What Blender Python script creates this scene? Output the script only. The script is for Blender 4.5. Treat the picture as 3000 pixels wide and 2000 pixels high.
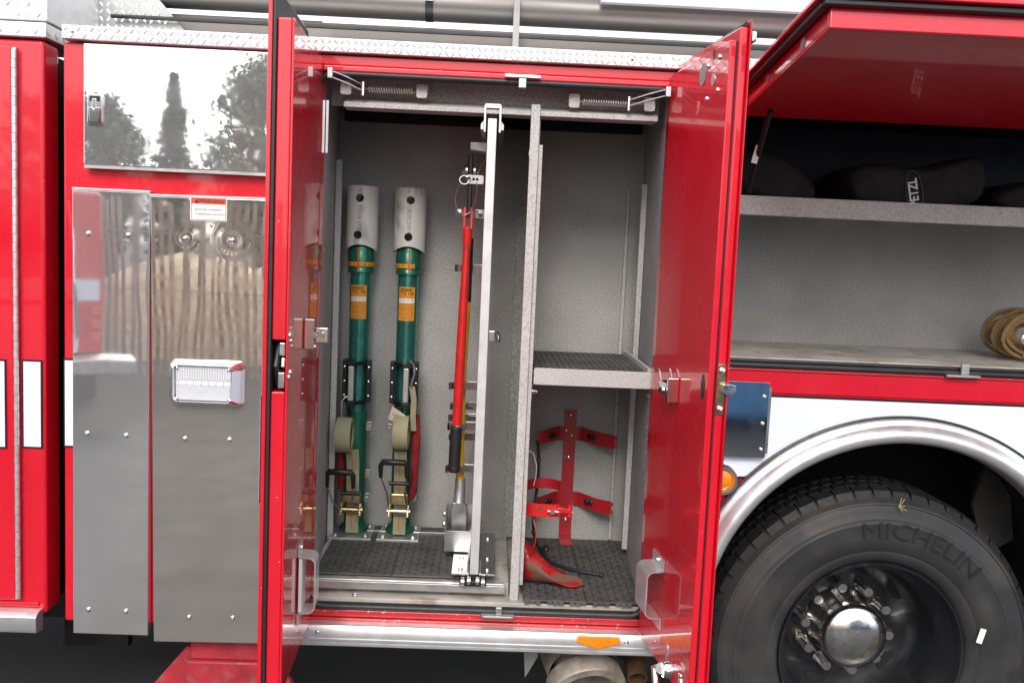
import bpy, bmesh, math, random
from mathutils import Vector, Matrix, Quaternion
random.seed(7)
scene = bpy.context.scene
for o in list(bpy.data.objects): bpy.data.objects.remove(o, do_unlink=True)
col = scene.collection

# ------------------------------------------------------------------ camera
CAM = Vector((0, -2.86, 1.80))
PI_, YA, RO = (math.radians(a) for a in (5.55, 1.5, 2.52))
fwd = Vector((math.sin(YA)*math.cos(PI_), math.cos(YA)*math.cos(PI_), -math.sin(PI_)))
r0 = Vector((math.cos(YA), -math.sin(YA), 0)); u0 = r0.cross(fwd)
rt = math.cos(RO)*r0 + math.sin(RO)*u0; up = -math.sin(RO)*r0 + math.cos(RO)*u0
cam = bpy.data.cameras.new('camera'); cam.sensor_width = 36; cam.lens = 0.90*36
cam.clip_start = .05; cam.clip_end = 2000
co = bpy.data.objects.new('camera', cam); col.objects.link(co)
mw = Matrix((rt, up, -fwd)).transposed().to_4x4(); mw.translation = CAM
co.matrix_world = mw; scene.camera = co

# ------------------------------------------------------------------ world, sun, exposure
SUN_EL, SUN_AZ = math.radians(37), math.radians(187)      # azimuth clockwise from +Y: behind the photographer, a little left
w = bpy.data.worlds.new('World'); scene.world = w; w.use_nodes = True
nt = w.node_tree; nt.nodes.clear()
sky = nt.nodes.new('ShaderNodeTexSky'); sky.sky_type = 'NISHITA'; sky.sun_disc = False
sky.sun_elevation = SUN_EL; sky.sun_rotation = SUN_AZ; sky.air_density = 1.0; sky.dust_density = 3.0
mixw = nt.nodes.new('ShaderNodeMix'); mixw.data_type = 'RGBA'
mixw.inputs[7].default_value = (9.0, 9.3, 9.9, 1)          # thin bright cloud veil
tcw = nt.nodes.new('ShaderNodeTexCoord'); nzw = nt.nodes.new('ShaderNodeTexNoise'); nzw.inputs['Scale'].default_value = 2.2; nzw.inputs['Detail'].default_value = 5
rw = nt.nodes.new('ShaderNodeMapRange'); rw.inputs[1].default_value = .3; rw.inputs[2].default_value = .7; rw.inputs[3].default_value = .62; rw.inputs[4].default_value = .92
bgw = nt.nodes.new('ShaderNodeBackground'); bgw.inputs[1].default_value = .118
ow = nt.nodes.new('ShaderNodeOutputWorld')
L = nt.links.new
L(tcw.outputs['Generated'], nzw.inputs['Vector']); L(nzw.outputs['Fac'], rw.inputs[0]); L(rw.outputs[0], mixw.inputs[0])
L(sky.outputs[0], mixw.inputs[6]); L(mixw.outputs[2], bgw.inputs[0]); L(bgw.outputs[0], ow.inputs[0])
sl = bpy.data.lights.new('sun', 'SUN'); sl.energy = 1.5; sl.angle = math.radians(24); sl.color = (1, .95, .88)
so = bpy.data.objects.new('sun', sl); col.objects.link(so)
sd = Vector((math.sin(SUN_AZ)*math.cos(SUN_EL), math.cos(SUN_AZ)*math.cos(SUN_EL), math.sin(SUN_EL)))
so.rotation_euler = sd.to_track_quat('Z', 'Y').to_euler(); so.location = sd*20
vs = scene.view_settings; vs.view_transform = 'Standard'; vs.look = 'None'; vs.gamma = 1; vs.exposure = 0.7; vs.use_curve_mapping = False
scene.render.engine = 'CYCLES'
scene.cycles.max_bounces = 10; scene.cycles.glossy_bounces = 6; scene.cycles.diffuse_bounces = 4

# ------------------------------------------------------------------ materials
MATS = {}
def M(name, c, rough=.5, metal=0., coat=0., var=.08, vs_=6., bump=0., bs=300., rvar=.06, c2=None, c2s=40., c2lo=.55, c2hi=.62, spec=.5, detail=4, trans=0., coat_r=.03, ripple=None, wav=0., wavs=4., stretch=None):
    m = bpy.data.materials.new(name); m.use_nodes = True; t = m.node_tree; b = t.nodes['Principled BSDF']; K = t.links.new
    tc = t.nodes.new('ShaderNodeTexCoord'); vec = tc.outputs['Object']
    geo = t.nodes.new('ShaderNodeNewGeometry')
    vec = geo.outputs['Position']
    if stretch:
        mp = t.nodes.new('ShaderNodeMapping'); mp.inputs['Scale'].default_value = stretch; K(vec, mp.inputs[0]); svec = mp.outputs[0]
    else: svec = vec
    n1 = t.nodes.new('ShaderNodeTexNoise'); n1.inputs['Scale'].default_value = vs_; n1.inputs['Detail'].default_value = detail; K(svec, n1.inputs['Vector'])
    hs = t.nodes.new('ShaderNodeMapRange'); hs.inputs[1].default_value = .3; hs.inputs[2].default_value = .7; hs.inputs[3].default_value = 1-var; hs.inputs[4].default_value = 1+var
    K(n1.outputs['Fac'], hs.inputs[0])
    mul = t.nodes.new('ShaderNodeMix'); mul.data_type = 'RGBA'; mul.blend_type = 'MULTIPLY'; mul.inputs[0].default_value = 1
    mul.inputs[6].default_value = (*c, 1); K(hs.outputs[0], mul.inputs[7]); outc = mul.outputs[2]
    if c2:
        n2 = t.nodes.new('ShaderNodeTexNoise'); n2.inputs['Scale'].default_value = c2s; n2.inputs['Detail'].default_value = 3; K(svec, n2.inputs['Vector'])
        r2 = t.nodes.new('ShaderNodeMapRange'); r2.inputs[1].default_value = c2lo; r2.inputs[2].default_value = c2hi; K(n2.outputs['Fac'], r2.inputs[0])
        mx = t.nodes.new('ShaderNodeMix'); mx.data_type = 'RGBA'; K(r2.outputs[0], mx.inputs[0]); K(outc, mx.inputs[6]); mx.inputs[7].default_value = (*c2, 1); outc = mx.outputs[2]
    K(outc, b.inputs['Base Color'])
    rr = t.nodes.new('ShaderNodeMapRange'); rr.inputs[1].default_value = .3; rr.inputs[2].default_value = .7
    rr.inputs[3].default_value = max(0, rough-rvar); rr.inputs[4].default_value = rough+rvar
    n3 = t.nodes.new('ShaderNodeTexNoise'); n3.inputs['Scale'].default_value = vs_*2.7; K(svec, n3.inputs['Vector']); K(n3.outputs['Fac'], rr.inputs[0]); K(rr.outputs[0], b.inputs['Roughness'])
    b.inputs['Metallic'].default_value = metal; b.inputs['Specular IOR Level'].default_value = spec
    b.inputs['Coat Weight'].default_value = coat; b.inputs['Coat Roughness'].default_value = coat_r
    b.inputs['Transmission Weight'].default_value = trans
    prev = None
    def addbump(h, dist):
        nonlocal prev
        bp = t.nodes.new('ShaderNodeBump'); bp.inputs['Strength'].default_value = 1; bp.inputs['Distance'].default_value = dist
        K(h, bp.inputs['Height'])
        if prev: K(prev, bp.inputs['Normal'])
        prev = bp.outputs[0]
    if wav:
        n5 = t.nodes.new('ShaderNodeTexNoise'); n5.inputs['Scale'].default_value = wavs; n5.inputs['Detail'].default_value = 1; K(vec, n5.inputs['Vector']); addbump(n5.outputs['Fac'], wav)
    if ripple:
        for (px, pz, amp, freq, rad) in ripple:
            sb = t.nodes.new('ShaderNodeVectorMath'); sb.operation = 'SUBTRACT'; K(vec, sb.inputs[0]); sb.inputs[1].default_value = (px, 0, pz)
            ml = t.nodes.new('ShaderNodeVectorMath'); ml.operation = 'MULTIPLY'; K(sb.outputs[0], ml.inputs[0]); ml.inputs[1].default_value = (1, 0, 1)
            ln = t.nodes.new('ShaderNodeVectorMath'); ln.operation = 'LENGTH'; K(ml.outputs[0], ln.inputs[0])
            m1 = t.nodes.new('ShaderNodeMath'); m1.operation = 'MULTIPLY'; K(ln.outputs['Value'], m1.inputs[0]); m1.inputs[1].default_value = freq
            cs = t.nodes.new('ShaderNodeMath'); cs.operation = 'COSINE'; K(m1.outputs[0], cs.inputs[0])
            fa = t.nodes.new('ShaderNodeMapRange'); fa.interpolation_type = 'SMOOTHERSTEP'; fa.inputs[1].default_value = 0; fa.inputs[2].default_value = rad; fa.inputs[3].default_value = 1; fa.inputs[4].default_value = 0; K(ln.outputs['Value'], fa.inputs[0])
            pr = t.nodes.new('ShaderNodeMath'); pr.operation = 'MULTIPLY'; K(cs.outputs[0], pr.inputs[0]); K(fa.outputs[0], pr.inputs[1]); addbump(pr.outputs[0], amp)
    if bump:
        n4 = t.nodes.new('ShaderNodeTexNoise'); n4.inputs['Scale'].default_value = bs; n4.inputs['Detail'].default_value = 3; K(svec, n4.inputs['Vector']); addbump(n4.outputs['Fac'], bump)
    if prev: K(prev, b.inputs['Normal'])
    MATS[name] = m
    return m
RED = (.63, .008, .023)
M('red_paint', RED, .30, 0, 1., var=.05, vs_=3, wav=.0005, wavs=2.0, bump=.000004, bs=60, spec=.35, rvar=.10, c2=(.62, .5, .5), c2s=95, c2lo=.755, c2hi=.78)
M('red_inner', RED, .34, 0, .6, var=.05, vs_=3, spec=.3)
M('red_worn', (.50, .016, .024), .38, 0, .6, var=.16, vs_=12, c2=(.55, .42, .40), c2s=70, c2lo=.66, c2hi=.70, bump=.0001, bs=150)
M('red_bracket', (.36, .010, .016), .40, 0, .35, var=.12, vs_=14, c2=(.20, .09, .07), c2s=30, c2lo=.66, c2hi=.76)
M('red_scuffed', (.42, .014, .018), .42, 0, .3, var=.15, vs_=14, c2=(.22, .12, .085), c2s=11, c2lo=.50, c2hi=.56)
M('red_jack', (.36, .022, .035), .6, 0, .1, var=.25, vs_=14, c2=(.26, .13, .10), c2s=22, c2lo=.55, c2hi=.9, bump=.001, bs=60)
M('red_tool', (.62, .016, .016), .32, 0, .6, var=.12, vs_=20, c2=(.13, .07, .06), c2s=34, c2lo=.64, c2hi=.70)
M('red_cloth', (.22, .008, .014), .85, var=.25, vs_=30, bump=.001, bs=200)
M('granite', (.435, .43, .418), .62, var=.22, vs_=3, detail=7, c2=(.185, .185, .18), c2s=260, c2lo=.42, c2hi=.66, bump=.0006, bs=260)
M('granite_lit', (.52, .51, .49), .62, var=.08, vs_=7, c2=(.31, .305, .295), c2s=240, c2lo=.46, c2hi=.68, bump=.0006, bs=240)  # lighter copy of granite for lips and flanges that face the light fully
M('granite_floor', (.47, .45, .41), .6, var=.28, vs_=7, c2=(.30, .25, .20), c2s=14, c2lo=.5, c2hi=.68, bump=.0004, bs=260)
M('mirror_steel', (.82, .83, .84), .02, .84, var=.02, vs_=5, wav=.0004, wavs=2.5, bump=.000002, bs=300, ripple=[(-.700, 2.135, .00003, 110, .16)], rvar=.015)
M('brushed_steel', (.70, .705, .71), .03, .82, var=.05, vs_=7, wav=.0007, wavs=3.0, bump=.000002, bs=260, rvar=.02, stretch=(1, 1, .15))
M('swirl_steel', (.72, .70, .66), .028, .88, var=.04, vs_=9, wav=.0009, wavs=3.4, bump=.000003, bs=60, rvar=.03, ripple=[(-.785, 1.797, .00009, 190, .09), (-.925, 1.797, .00004, 260, .05), (-.766, .617, .00006, 200, .09)])
M('plain_steel', (.55, .55, .54), .32, 1, var=.12, vs_=14, bump=.00004, bs=140)
M('dull_aluminium', (.56, .56, .55), .45, .9, var=.15, vs_=16, bump=.00008, bs=160)
M('diamond_plate', (.86, .86, .86), .40, .75, var=.06, vs_=20, bump=.00006, bs=120)
M('dull_tread', (.42, .42, .42), .36, .85, var=.1, vs_=12)
M('chrome', (.82, .82, .83), .06, 1, var=.03, rvar=.03)
M('dirty_chrome', (.74, .73, .71), .20, 1, var=.10, vs_=18, rvar=.08, c2=(.45, .42, .38), c2s=24, c2lo=.6, c2hi=.8)
M('satin_rail', (.80, .80, .81), .34, .78, var=.06, vs_=10, rvar=.06)
M('white_bar', (.66, .66, .66), .42, .35, var=.10, vs_=16, c2=(.52, .51, .47), c2s=9, c2lo=.6, c2hi=.75)
M('gold_zinc', (.62, .50, .26), .28, 1, var=.3, vs_=24)
M('rubber', (.018, .019, .021), .45, var=.2, vs_=20)
M('rubber_mat', (.085, .083, .079), .62, var=.3, vs_=9, c2=(.11, .105, .095), c2s=22, c2lo=.55, c2hi=.8)
M('black_plastic', (.012, .012, .013), .38, var=.2)
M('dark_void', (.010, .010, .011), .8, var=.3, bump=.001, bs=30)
M('underbody', (.014, .014, .015), .75, var=.4, vs_=8)
M('bag_black', (.007, .007, .008), .75, var=.3, vs_=12, bump=.002, bs=25)
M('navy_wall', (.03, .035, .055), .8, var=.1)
M('pvc', (.66, .645, .61), .45, var=.10, vs_=12, c2=(.20, .185, .17), c2s=15, c2lo=.57, c2hi=.76, stretch=(1, 1, .45))
M('green_anodised', (.085, .36, .30), .24, .85, var=.12, vs_=10, rvar=.06)
M('green_dark', (.028, .18, .115), .32, .6, var=.15)
M('label_orange', (.75, .30, .012), .4, coat=.3, var=.05)
M('label_black', (.02, .02, .02), .5)
M('label_white', (.78, .78, .77), .45)
M('label_red', (.70, .07, .015), .45)
M('ink_grey', (.12, .12, .12), .6)
M('reflective_white', (.76, .81, .91), .38, 0, .4, var=.02, bump=.00008, bs=500)
M('stripe_black', (.010, .010, .011), .4)
M('webbing', (.31, .29, .175), .75, var=.14, vs_=18, bump=.0008, bs=220)
M('webbing_cream', (.55, .49, .36), .75, var=.12, vs_=18)
M('yellow_fibre', (.70, .40, .008), .4, 0, .3, var=.15, vs_=20)
M('tyre', (.023, .0235, .025), .62, var=.25, vs_=6, c2=(.066, .060, .052), c2s=5, c2lo=.48, c2hi=.84, bump=.0004, bs=120)
M('tread', (.007, .0075, .008), .6, var=.4, vs_=20, bump=.001, bs=90)
M('tyre_letters', (.015, .015, .016), .45)
M('wheel_black', (.013, .0145, .018), .38, 0, .25, var=.3, vs_=10, c2=(.05, .048, .044), c2s=18, c2lo=.6, c2hi=.85)
M('amber', (.85, .26, .005), .22, 0, .6, var=.08, vs_=30)
M('lens_clear', (.80, .82, .86), .10, 0, 1., var=.05)
M('lens_silver', (.75, .76, .80), .2, 1, var=.1, vs_=60)
M('rust', (.13, .065, .035), .8, .3, var=.4, vs_=18)
M('exhaust_steel', (.60, .55, .48), .40, .55, var=.25, vs_=14, c2=(.34, .22, .14), c2s=12, c2lo=.50, c2hi=.75)
M('frame_grey', (.30, .30, .30), .55, .5, var=.15)
M('rope', (.22, .14, .058), .85, var=.2, vs_=40, bump=.002, bs=140)
M('aerial_metal', (.20, .185, .175), .48, .8, var=.12, vs_=6, stretch=(.15, 1, 1))
M('aerial_white', (.78, .78, .77), .4, 0, .4)
M('asphalt', (.046, .0455, .044), .85, var=.22, vs_=1.2, c2=(.075, .072, .067), c2s=90, c2lo=.5, c2hi=.75, bump=.003, bs=120)
M('fence_wood', (.34, .28, .22), .85, var=.3, vs_=9, stretch=(1, 1, .2))
M('leaf', (.13, .17, .10), .7, var=.35, vs_=1.2)
M('leaf_dark', (.08, .11, .085), .7, var=.35, vs_=1.2)
M('bark', (.09, .07, .05), .9, var=.3)
M('blue_paint', (.075, .20, .37), .4, 0, .3, var=.08, vs_=2)
M('house_wall', (.30, .20, .16), .8, var=.1)
M('roof_tile', (.12, .09, .08), .85, var=.2)
M('window_glass', (.05, .06, .07), .08, 0, .5)
M('straw', (.45, .33, .17), .8)
M('sand', (.55, .44, .30), .9, var=.2)

# ------------------------------------------------------------------ mesh builder
WM = {}
def wm(o): return WM[o.name] if o else Matrix()
def place(o, parent, basis):
    col.objects.link(o)
    if parent:
        o.parent = parent; o.matrix_parent_inverse = wm(parent).inverted()
    o.matrix_basis = basis; WM[o.name] = basis
class MB:
    def __init__(s): s.v = []; s.f = []
    def add(s, vs, fs, Mx=None):
        n = len(s.v)
        for p in vs:
            p = Vector(p); s.v.append(Mx @ p if Mx else p)
        s.f += [tuple(i+n for i in f) for f in fs]; return s
    def box(s, x0, x1, y0, y1, z0, z1, Mx=None):
        v = [(x, y, z) for z in (z0, z1) for y in (y0, y1) for x in (x0, x1)]
        return s.add(v, [(0,2,3,1),(4,5,7,6),(0,1,5,4),(2,6,7,3),(0,4,6,2),(1,3,7,5)], Mx)
    def prism(s, poly, axis, a0, a1, Mx=None):
        def q(p, a): return (a, p[0], p[1]) if axis == 'x' else (p[0], a, p[1]) if axis == 'y' else (p[0], p[1], a)
        n = len(poly); v = [q(p, a0) for p in poly] + [q(p, a1) for p in poly]
        f = [tuple(range(n))[::-1], tuple(range(n, 2*n))] + [(i, (i+1) % n, n+(i+1) % n, n+i) for i in range(n)]
        return s.add(v, f, Mx)
    def bridge(s, A, B, close=True):     # two rings of same length, extruded in pairs
        n = len(A); v = list(A)+list(B)
        m = n if close else n-1
        return s.add(v, [(i, (i+1) % n, n+(i+1) % n, n+i) for i in range(m)])
    def tube(s, pts, r, n=10, closed=False, caps=True, Mx=None):
        pts = [Vector(p) for p in pts]; m = len(pts); rr = r if isinstance(r, (list, tuple)) else [r]*m
        tans = []
        for i in range(m):
            a = pts[(i-1) % m] if closed or i > 0 else pts[i]; b = pts[(i+1) % m] if closed or i < m-1 else pts[i]
            tans.append((b-a).normalized())
        ref = Vector((0, 0, 1)) if abs(tans[0].z) < .9 else Vector((1, 0, 0))
        nrm = tans[0].cross(ref).normalized(); vs = []
        for i in range(m):
            if i: nrm = (nrm - tans[i]*nrm.dot(tans[i])).normalized()
            bn = tans[i].cross(nrm)
            for k in range(n):
                a = 2*math.pi*k/n; vs.append(pts[i] + (nrm*math.cos(a)+bn*math.sin(a))*rr[i])
        fs = []
        for i in range(m if closed else m-1):
            j = (i+1) % m
            for k in range(n): fs.append((i*n+k, i*n+(k+1) % n, j*n+(k+1) % n, j*n+k))
        if caps and not closed: fs += [tuple(range(n))[::-1], tuple(range((m-1)*n, m*n))]
        return s.add(vs, fs, Mx)
    def ribbon(s, pts, wdir, width, th, closed=False, Mx=None, nrm=None):
        pts = [Vector(p) for p in pts]; wd = Vector(wdir).normalized(); m = len(pts); vs = []
        for i in range(m):
            a = pts[(i-1) % m] if closed or i else pts[i]; b = pts[(i+1) % m] if closed or i < m-1 else pts[i]
            nn = (b-a).normalized().cross(wd).normalized()
            for sw, st in ((-.5,-.5),(.5,-.5),(.5,.5),(-.5,.5)): vs.append(pts[i]+wd*width*sw+nn*th*st)
        fs = []
        for i in range(m if closed else m-1):
            j = (i+1) % m
            for k in range(4): fs.append((i*4+k, i*4+(k+1) % 4, j*4+(k+1) % 4, j*4+k))
        if not closed: fs += [(3,2,1,0), tuple((m-1)*4+k for k in range(4))]
        return s.add(vs, fs, Mx)
    def lathe(s, prof, c, axis='z', n=32, closed=False, a0=0, a1=2*math.pi, Mx=None, caps=True):
        c = Vector(c); full = abs(a1-a0-2*math.pi) < 1e-6; na = n if full else n+1; vs = []
        for (r, h) in prof:
            for k in range(na):
                a = a0+(a1-a0)*k/n; ca, sa = math.cos(a)*r, math.sin(a)*r
                vs.append(c + (Vector((ca, sa, h)) if axis == 'z' else Vector((ca, h, sa)) if axis == 'y' else Vector((h, ca, sa))))
        m = len(prof); fs = []
        for i in range(m if closed else m-1):
            j = (i+1) % m
            for k in range(n if full else n):
                k2 = (k+1) % na if full else k+1
                fs.append((i*na+k, i*na+k2, j*na+k2, j*na+k))
        if not closed and full and caps:
            if prof[0][0] > 1e-6: fs.append(tuple(range(na)))
            if prof[-1][0] > 1e-6: fs.append(tuple(range((m-1)*na, m*na))[::-1])
        return s.add(vs, fs, Mx)
    def build(s, name, mat, parent=None, bevel=0., seg=2, label=None, cat=None, group=None, kind=None, sharp=38, origin=None):
        xs = [p.x for p in s.v]; ys = [p.y for p in s.v]; zs = [p.z for p in s.v]
        o0 = Vector(origin) if origin else Vector(((min(xs)+max(xs))/2, (min(ys)+max(ys))/2, min(zs)))
        me = bpy.data.meshes.new(name); me.from_pydata([p-o0 for p in s.v], [], s.f)
        bm = bmesh.new(); bm.from_mesh(me)
        bmesh.ops.remove_doubles(bm, verts=bm.verts, dist=1e-6)
        bmesh.ops.recalc_face_normals(bm, faces=bm.faces); bm.to_mesh(me); bm.free()
        me.materials.append(MATS[mat]); me.shade_smooth()
        o = bpy.data.objects.new(name, me); place(o, parent, Matrix.Translation(o0))
        if bevel:
            b = o.modifiers.new('bevel', 'BEVEL'); b.width = bevel; b.segments = seg; b.limit_method = 'ANGLE'; b.angle_limit = math.radians(40); b.harden_normals = True
        else: me.set_sharp_from_angle(angle=math.radians(sharp))
        tag(o, label, cat, group, kind); return o
def tag(o, label=None, cat=None, group=None, kind=None):
    if label: o['label'] = label
    if cat: o['category'] = cat
    if group: o['group'] = group
    if kind: o['kind'] = kind
    return o
def thing(name, loc, label, cat, group=None, parent=None):
    o = bpy.data.objects.new(name, None); o.empty_display_size = .1; place(o, parent, Matrix.Translation(loc)); return tag(o, label, cat, group)
def inst(src, name, parent, basis):      # another object on the same mesh
    o = bpy.data.objects.new(name, src); place(o, parent, basis); return o
def box(name, mat, parent, x0, x1, y0, y1, z0, z1, bevel=0., Mx=None, **k): return MB().box(x0, x1, y0, y1, z0, z1, Mx).build(name, mat, parent, bevel, **k)
def arc(cx, cz, r, a0, a1, n): return [(cx+r*math.cos(a0+(a1-a0)*i/n), cz+r*math.sin(a0+(a1-a0)*i/n)) for i in range(n+1)]
def rrect(x0, x1, z0, z1, r, n=4):
    P = []
    for cx, cz, a in ((x1-r, z0+r, -90), (x1-r, z1-r, 0), (x0+r, z1-r, 90), (x0+r, z0+r, 180)):
        P += arc(cx, cz, r, math.radians(a), math.radians(a+90), n)
    return P
def meshdata(mb, name, mat):
    o = mb.build(name, mat, None, origin=(0, 0, 0)); me = o.data; bpy.data.objects.remove(o); return me
# shared fasteners, axis along -Y (head towards the viewer), unit radius
SCREW = meshdata(MB().lathe([(1, 0), (1, -.18), (.88, -.42), (.6, -.62), (.22, -.7), (.2, -.52), (0, -.52)], (0, 0, 0), 'y', 14), 'screw', 'chrome')
RIVET = meshdata(MB().lathe([(1, 0), (.95, -.3), (.7, -.55), (.35, -.68), (0, -.7)], (0, 0, 0), 'y', 10), 'rivet', 'plain_steel')
BOLT = meshdata(MB().lathe([(1, 0), (1, -.9), (.9, -1), (0, -1)], (0, 0, 0), 'y', 6), 'bolt', 'plain_steel')
def fast(me, name, p, r, parent, R=None): return inst(me, name, parent, Matrix.Translation(p) @ (R or Matrix()) @ Matrix.Scale(r, 4))
def face_to(d): return Vector((0, -1, 0)).rotation_difference(Vector(d)).to_matrix().to_4x4()
def text_geo(body, size, align='CENTER', bold=0.):
    cu = bpy.data.curves.new('t', 'FONT'); cu.body = body; cu.size = size; cu.align_x = align; cu.align_y = 'CENTER'; cu.resolution_u = 2; cu.offset = bold
    o = bpy.data.objects.new('t', cu); col.objects.link(o); bpy.context.view_layer.update()
    me = bpy.data.meshes.new_from_object(o.evaluated_get(bpy.context.evaluated_depsgraph_get()))
    vs = [tuple(v.co) for v in me.vertices]; fs = [tuple(p.vertices) for p in me.polygons]
    bpy.data.objects.remove(o); bpy.data.curves.remove(cu); bpy.data.meshes.remove(me); return vs, fs
def text(name, body, size, mat, parent, fn, bold=0., align='CENTER', sx=1., **k):
    vs, fs = text_geo(body, size, align, bold); mb = MB(); mb.add([fn(v[0]*sx, v[1]) for v in vs], fs); return mb.build(name, mat, parent, **k)
def diamonds(mb, O, u, v, W, H, pitch=.026, h=.0016, L=.012, wd=.0042, inside=None):
    O, u, v = Vector(O), Vector(u).normalized(), Vector(v).normalized(); n = u.cross(v)
    nu, nv = int(W/pitch), int(H/pitch)
    for j in range(nv+1):
        for i in range(nu+1):
            a = (i+.5)*pitch; b = (j+.5)*pitch
            if a > W-.006 or b > H-.004 or (inside and not inside(a, b)): continue
            c = O+u*a+v*b; s_ = 1 if (i+j) % 2 else -1; ang = math.radians(52)*s_
            p = u*math.cos(ang)+v*math.sin(ang); q = n.cross(p)
            vs = [c+p*L, c+p*L*.4+q*wd, c-p*L*.4+q*wd, c-p*L, c-p*L*.4-q*wd, c+p*L*.4-q*wd, c+p*L*.45+n*h, c-p*L*.45+n*h]
            mb.add(vs, [(0,1,6),(1,2,7,6),(2,3,7),(3,4,7),(4,5,6,7),(5,0,6)])
    return mb

# ================================================================== GROUND
mb = MB(); mb.add([(300*math.cos(2*math.pi*i/48), 300*math.sin(2*math.pi*i/48), 0) for i in range(48)], [tuple(range(48))])
mb.build('ground', 'asphalt', kind='structure', origin=(0, 0, 0))

# ================================================================== FIRE TRUCK
T = thing('fire_truck', (0, 1.2, 0), 'red fire truck with open equipment doors, polished steel panels and black rear wheel', 'fire truck')

# ---- underbody, roof and far side: boxes added to block light
box('chassis_light_block', 'underbody', T, -2.6, .55, .95, 1.5, .18, .62)  # solid box added to stop light coming in under the truck
box('underbody_light_block', 'underbody', T, -1.29, .70, .06, 2.3, .585, .655)  # slab added to keep the ground below dark
box('far_side_panel', 'red_paint', T, -2.6, 3.2, 2.32, 2.36, .3, 2.36)
box('roof_deck', 'dull_aluminium', T, -1.29, 3.2, .05, 2.32, 2.372, 2.392)
box('gap_shade_plate', 'dark_void', T, -1.50, -1.27, .42, .46, .3, 2.37)  # black sheet stands in for the shade deep in the gap
for i, (x, z) in enumerate(((-1.345, 1.95), (-1.33, 1.70), (-1.35, 1.63))):
    MB().tube([(x-.05, .36, z+.02), (x, .33, z), (x+.06, .36, z-.02)], .012, 8).build('hose', 'red_worn', T)

# ---- cab section at the left
cab = box('cab_panel', 'red_paint', T, -2.6, -1.364, 0, .10, .592, 2.368, .012, seg=3)
box('cab_inner_wall', 'underbody', T, -2.6, -1.43, .10, 2.3, .56, 2.36)
box('cab_door', 'red_paint', T, -2.6, -1.452, -.016, -.002, .640, 2.345, .006)
hinge = box('piano_hinge', 'plain_steel', T, -1.4525, -1.4400, -.012, -.0015, .645, 2.340)
me = meshdata(MB().lathe([(.0072, -.0128), (.0072, .0128)], (0, 0, 0), 'z', 12), 'knuckle', 'satin_rail')
z = .66; i = 0
while z < 2.34:
    inst(me, 'knuckle', hinge, Matrix.Translation((-1.4445+(.0006 if i % 2 else 0), -.017, z))); z += .0272; i += 1
for (x0, x1, nm) in ((-2.6, -1.474, 'cab'), (-1.434, -1.372, 'cab')):
    yf = -.0165 if x0 < -2 else -.0005
    b = box('stripe_border', 'stripe_black', T, x0, x1+.0, yf-.0025, yf, 1.126, 1.404)
    box('reflective_stripe', 'reflective_white', b, x0+.005 if x0 > -2 else x0, x1-.005, yf-.0045, yf-.0027, 1.132, 1.398)
mb = MB(); mb.prism([(-.002, .543), (-.045, .548), (-.05, .556), (-.05, .600), (-.03, .612), (-.002, .614)], 'x', -2.6, -1.374)
o = mb.build('cab_rub_rail', 'satin_rail', T, .002)
fast(SCREW, 'screw', (-1.50, -.0505, .578), .007, o)
box('cab_sill_trim', 'red_paint', T, -2.6, -1.385, -.008, -.001, .618, .632, .003)
# cab diamond plate
o = box('cab_tread_strip', 'diamond_plate', T, -2.6, -1.352, -.012, .3, 2.372, 2.416, .004)
diamonds(MB(), (-2.2, -.0125, 2.375), (1, 0, 0), (0, 0, 1), .84, .04).build('tread_pattern', 'diamond_plate', o, kind='stuff')
diamonds(MB(), (-1.3515, -.01, 2.375), (0, 1, 0), (0, 0, 1), .25, .04).build('tread_pattern', 'diamond_plate', o, kind='stuff')
o = box('cab_tread_box', 'diamond_plate', T, -2.6, -1.352, -.004, .5, 2.422, 2.62, .004)
diamonds(MB(), (-2.2, -.0045, 2.425), (1, 0, 0), (0, 0, 1), .84, .19, pitch=.03, L=.013).build('tread_pattern', 'diamond_plate', o, kind='stuff')
# slanted diamond plate behind the gap
mb = MB(); mb.prism([(-1.50, 2.40), (-1.02, 2.40), (-1.02, 2.44), (-1.195, 2.64), (-1.50, 2.64)], 'y', .36, .366); o = mb.build('sloped_tread_plate', 'dull_tread', T)
diamonds(MB(), (-1.50, .3595, 2.41), (1, 0, 0), (0, 0, 1), .47, .22, pitch=.024, L=.011, h=.002, inside=lambda a, b: a < .46-max(0, b-.03)*.88).build('tread_pattern', 'diamond_plate', o, kind='stuff')

# ---- main body: red skin
body = box('body_panel', 'red_paint', T, -1.308, -.552, 0, .04, .572, 2.366, .008)
box('body_edge_return', 'red_paint', T, -1.308, -1.29, .041, .40, .572, 2.366)
box('header_panel', 'red_paint', T, -.5515, .5445, .0, .035, 2.336, 2.366, .004)
box('header_fold', 'red_paint', T, -.5515, .5445, -.006, .03, 2.318, 2.3355, .004)
box('sill_panel', 'red_worn', T, -.5515, .5445, -.010, .035, .588, .616, .004)
box('sill_step', 'red_worn', T, -.5515, .5445, -.002, .06, .6165, .640, .004)
box('door_post', 'red_paint', T, .5450, .742, 0, .04, .560, 2.366, .004)
box('jamb_left', 'red_paint', T, -.5515, -.531, .0, .05, .6405, 2.3175)
box('jamb_right', 'red_paint', T, .526, .5445, .0, .05, .6405, 2.3175)
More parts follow.
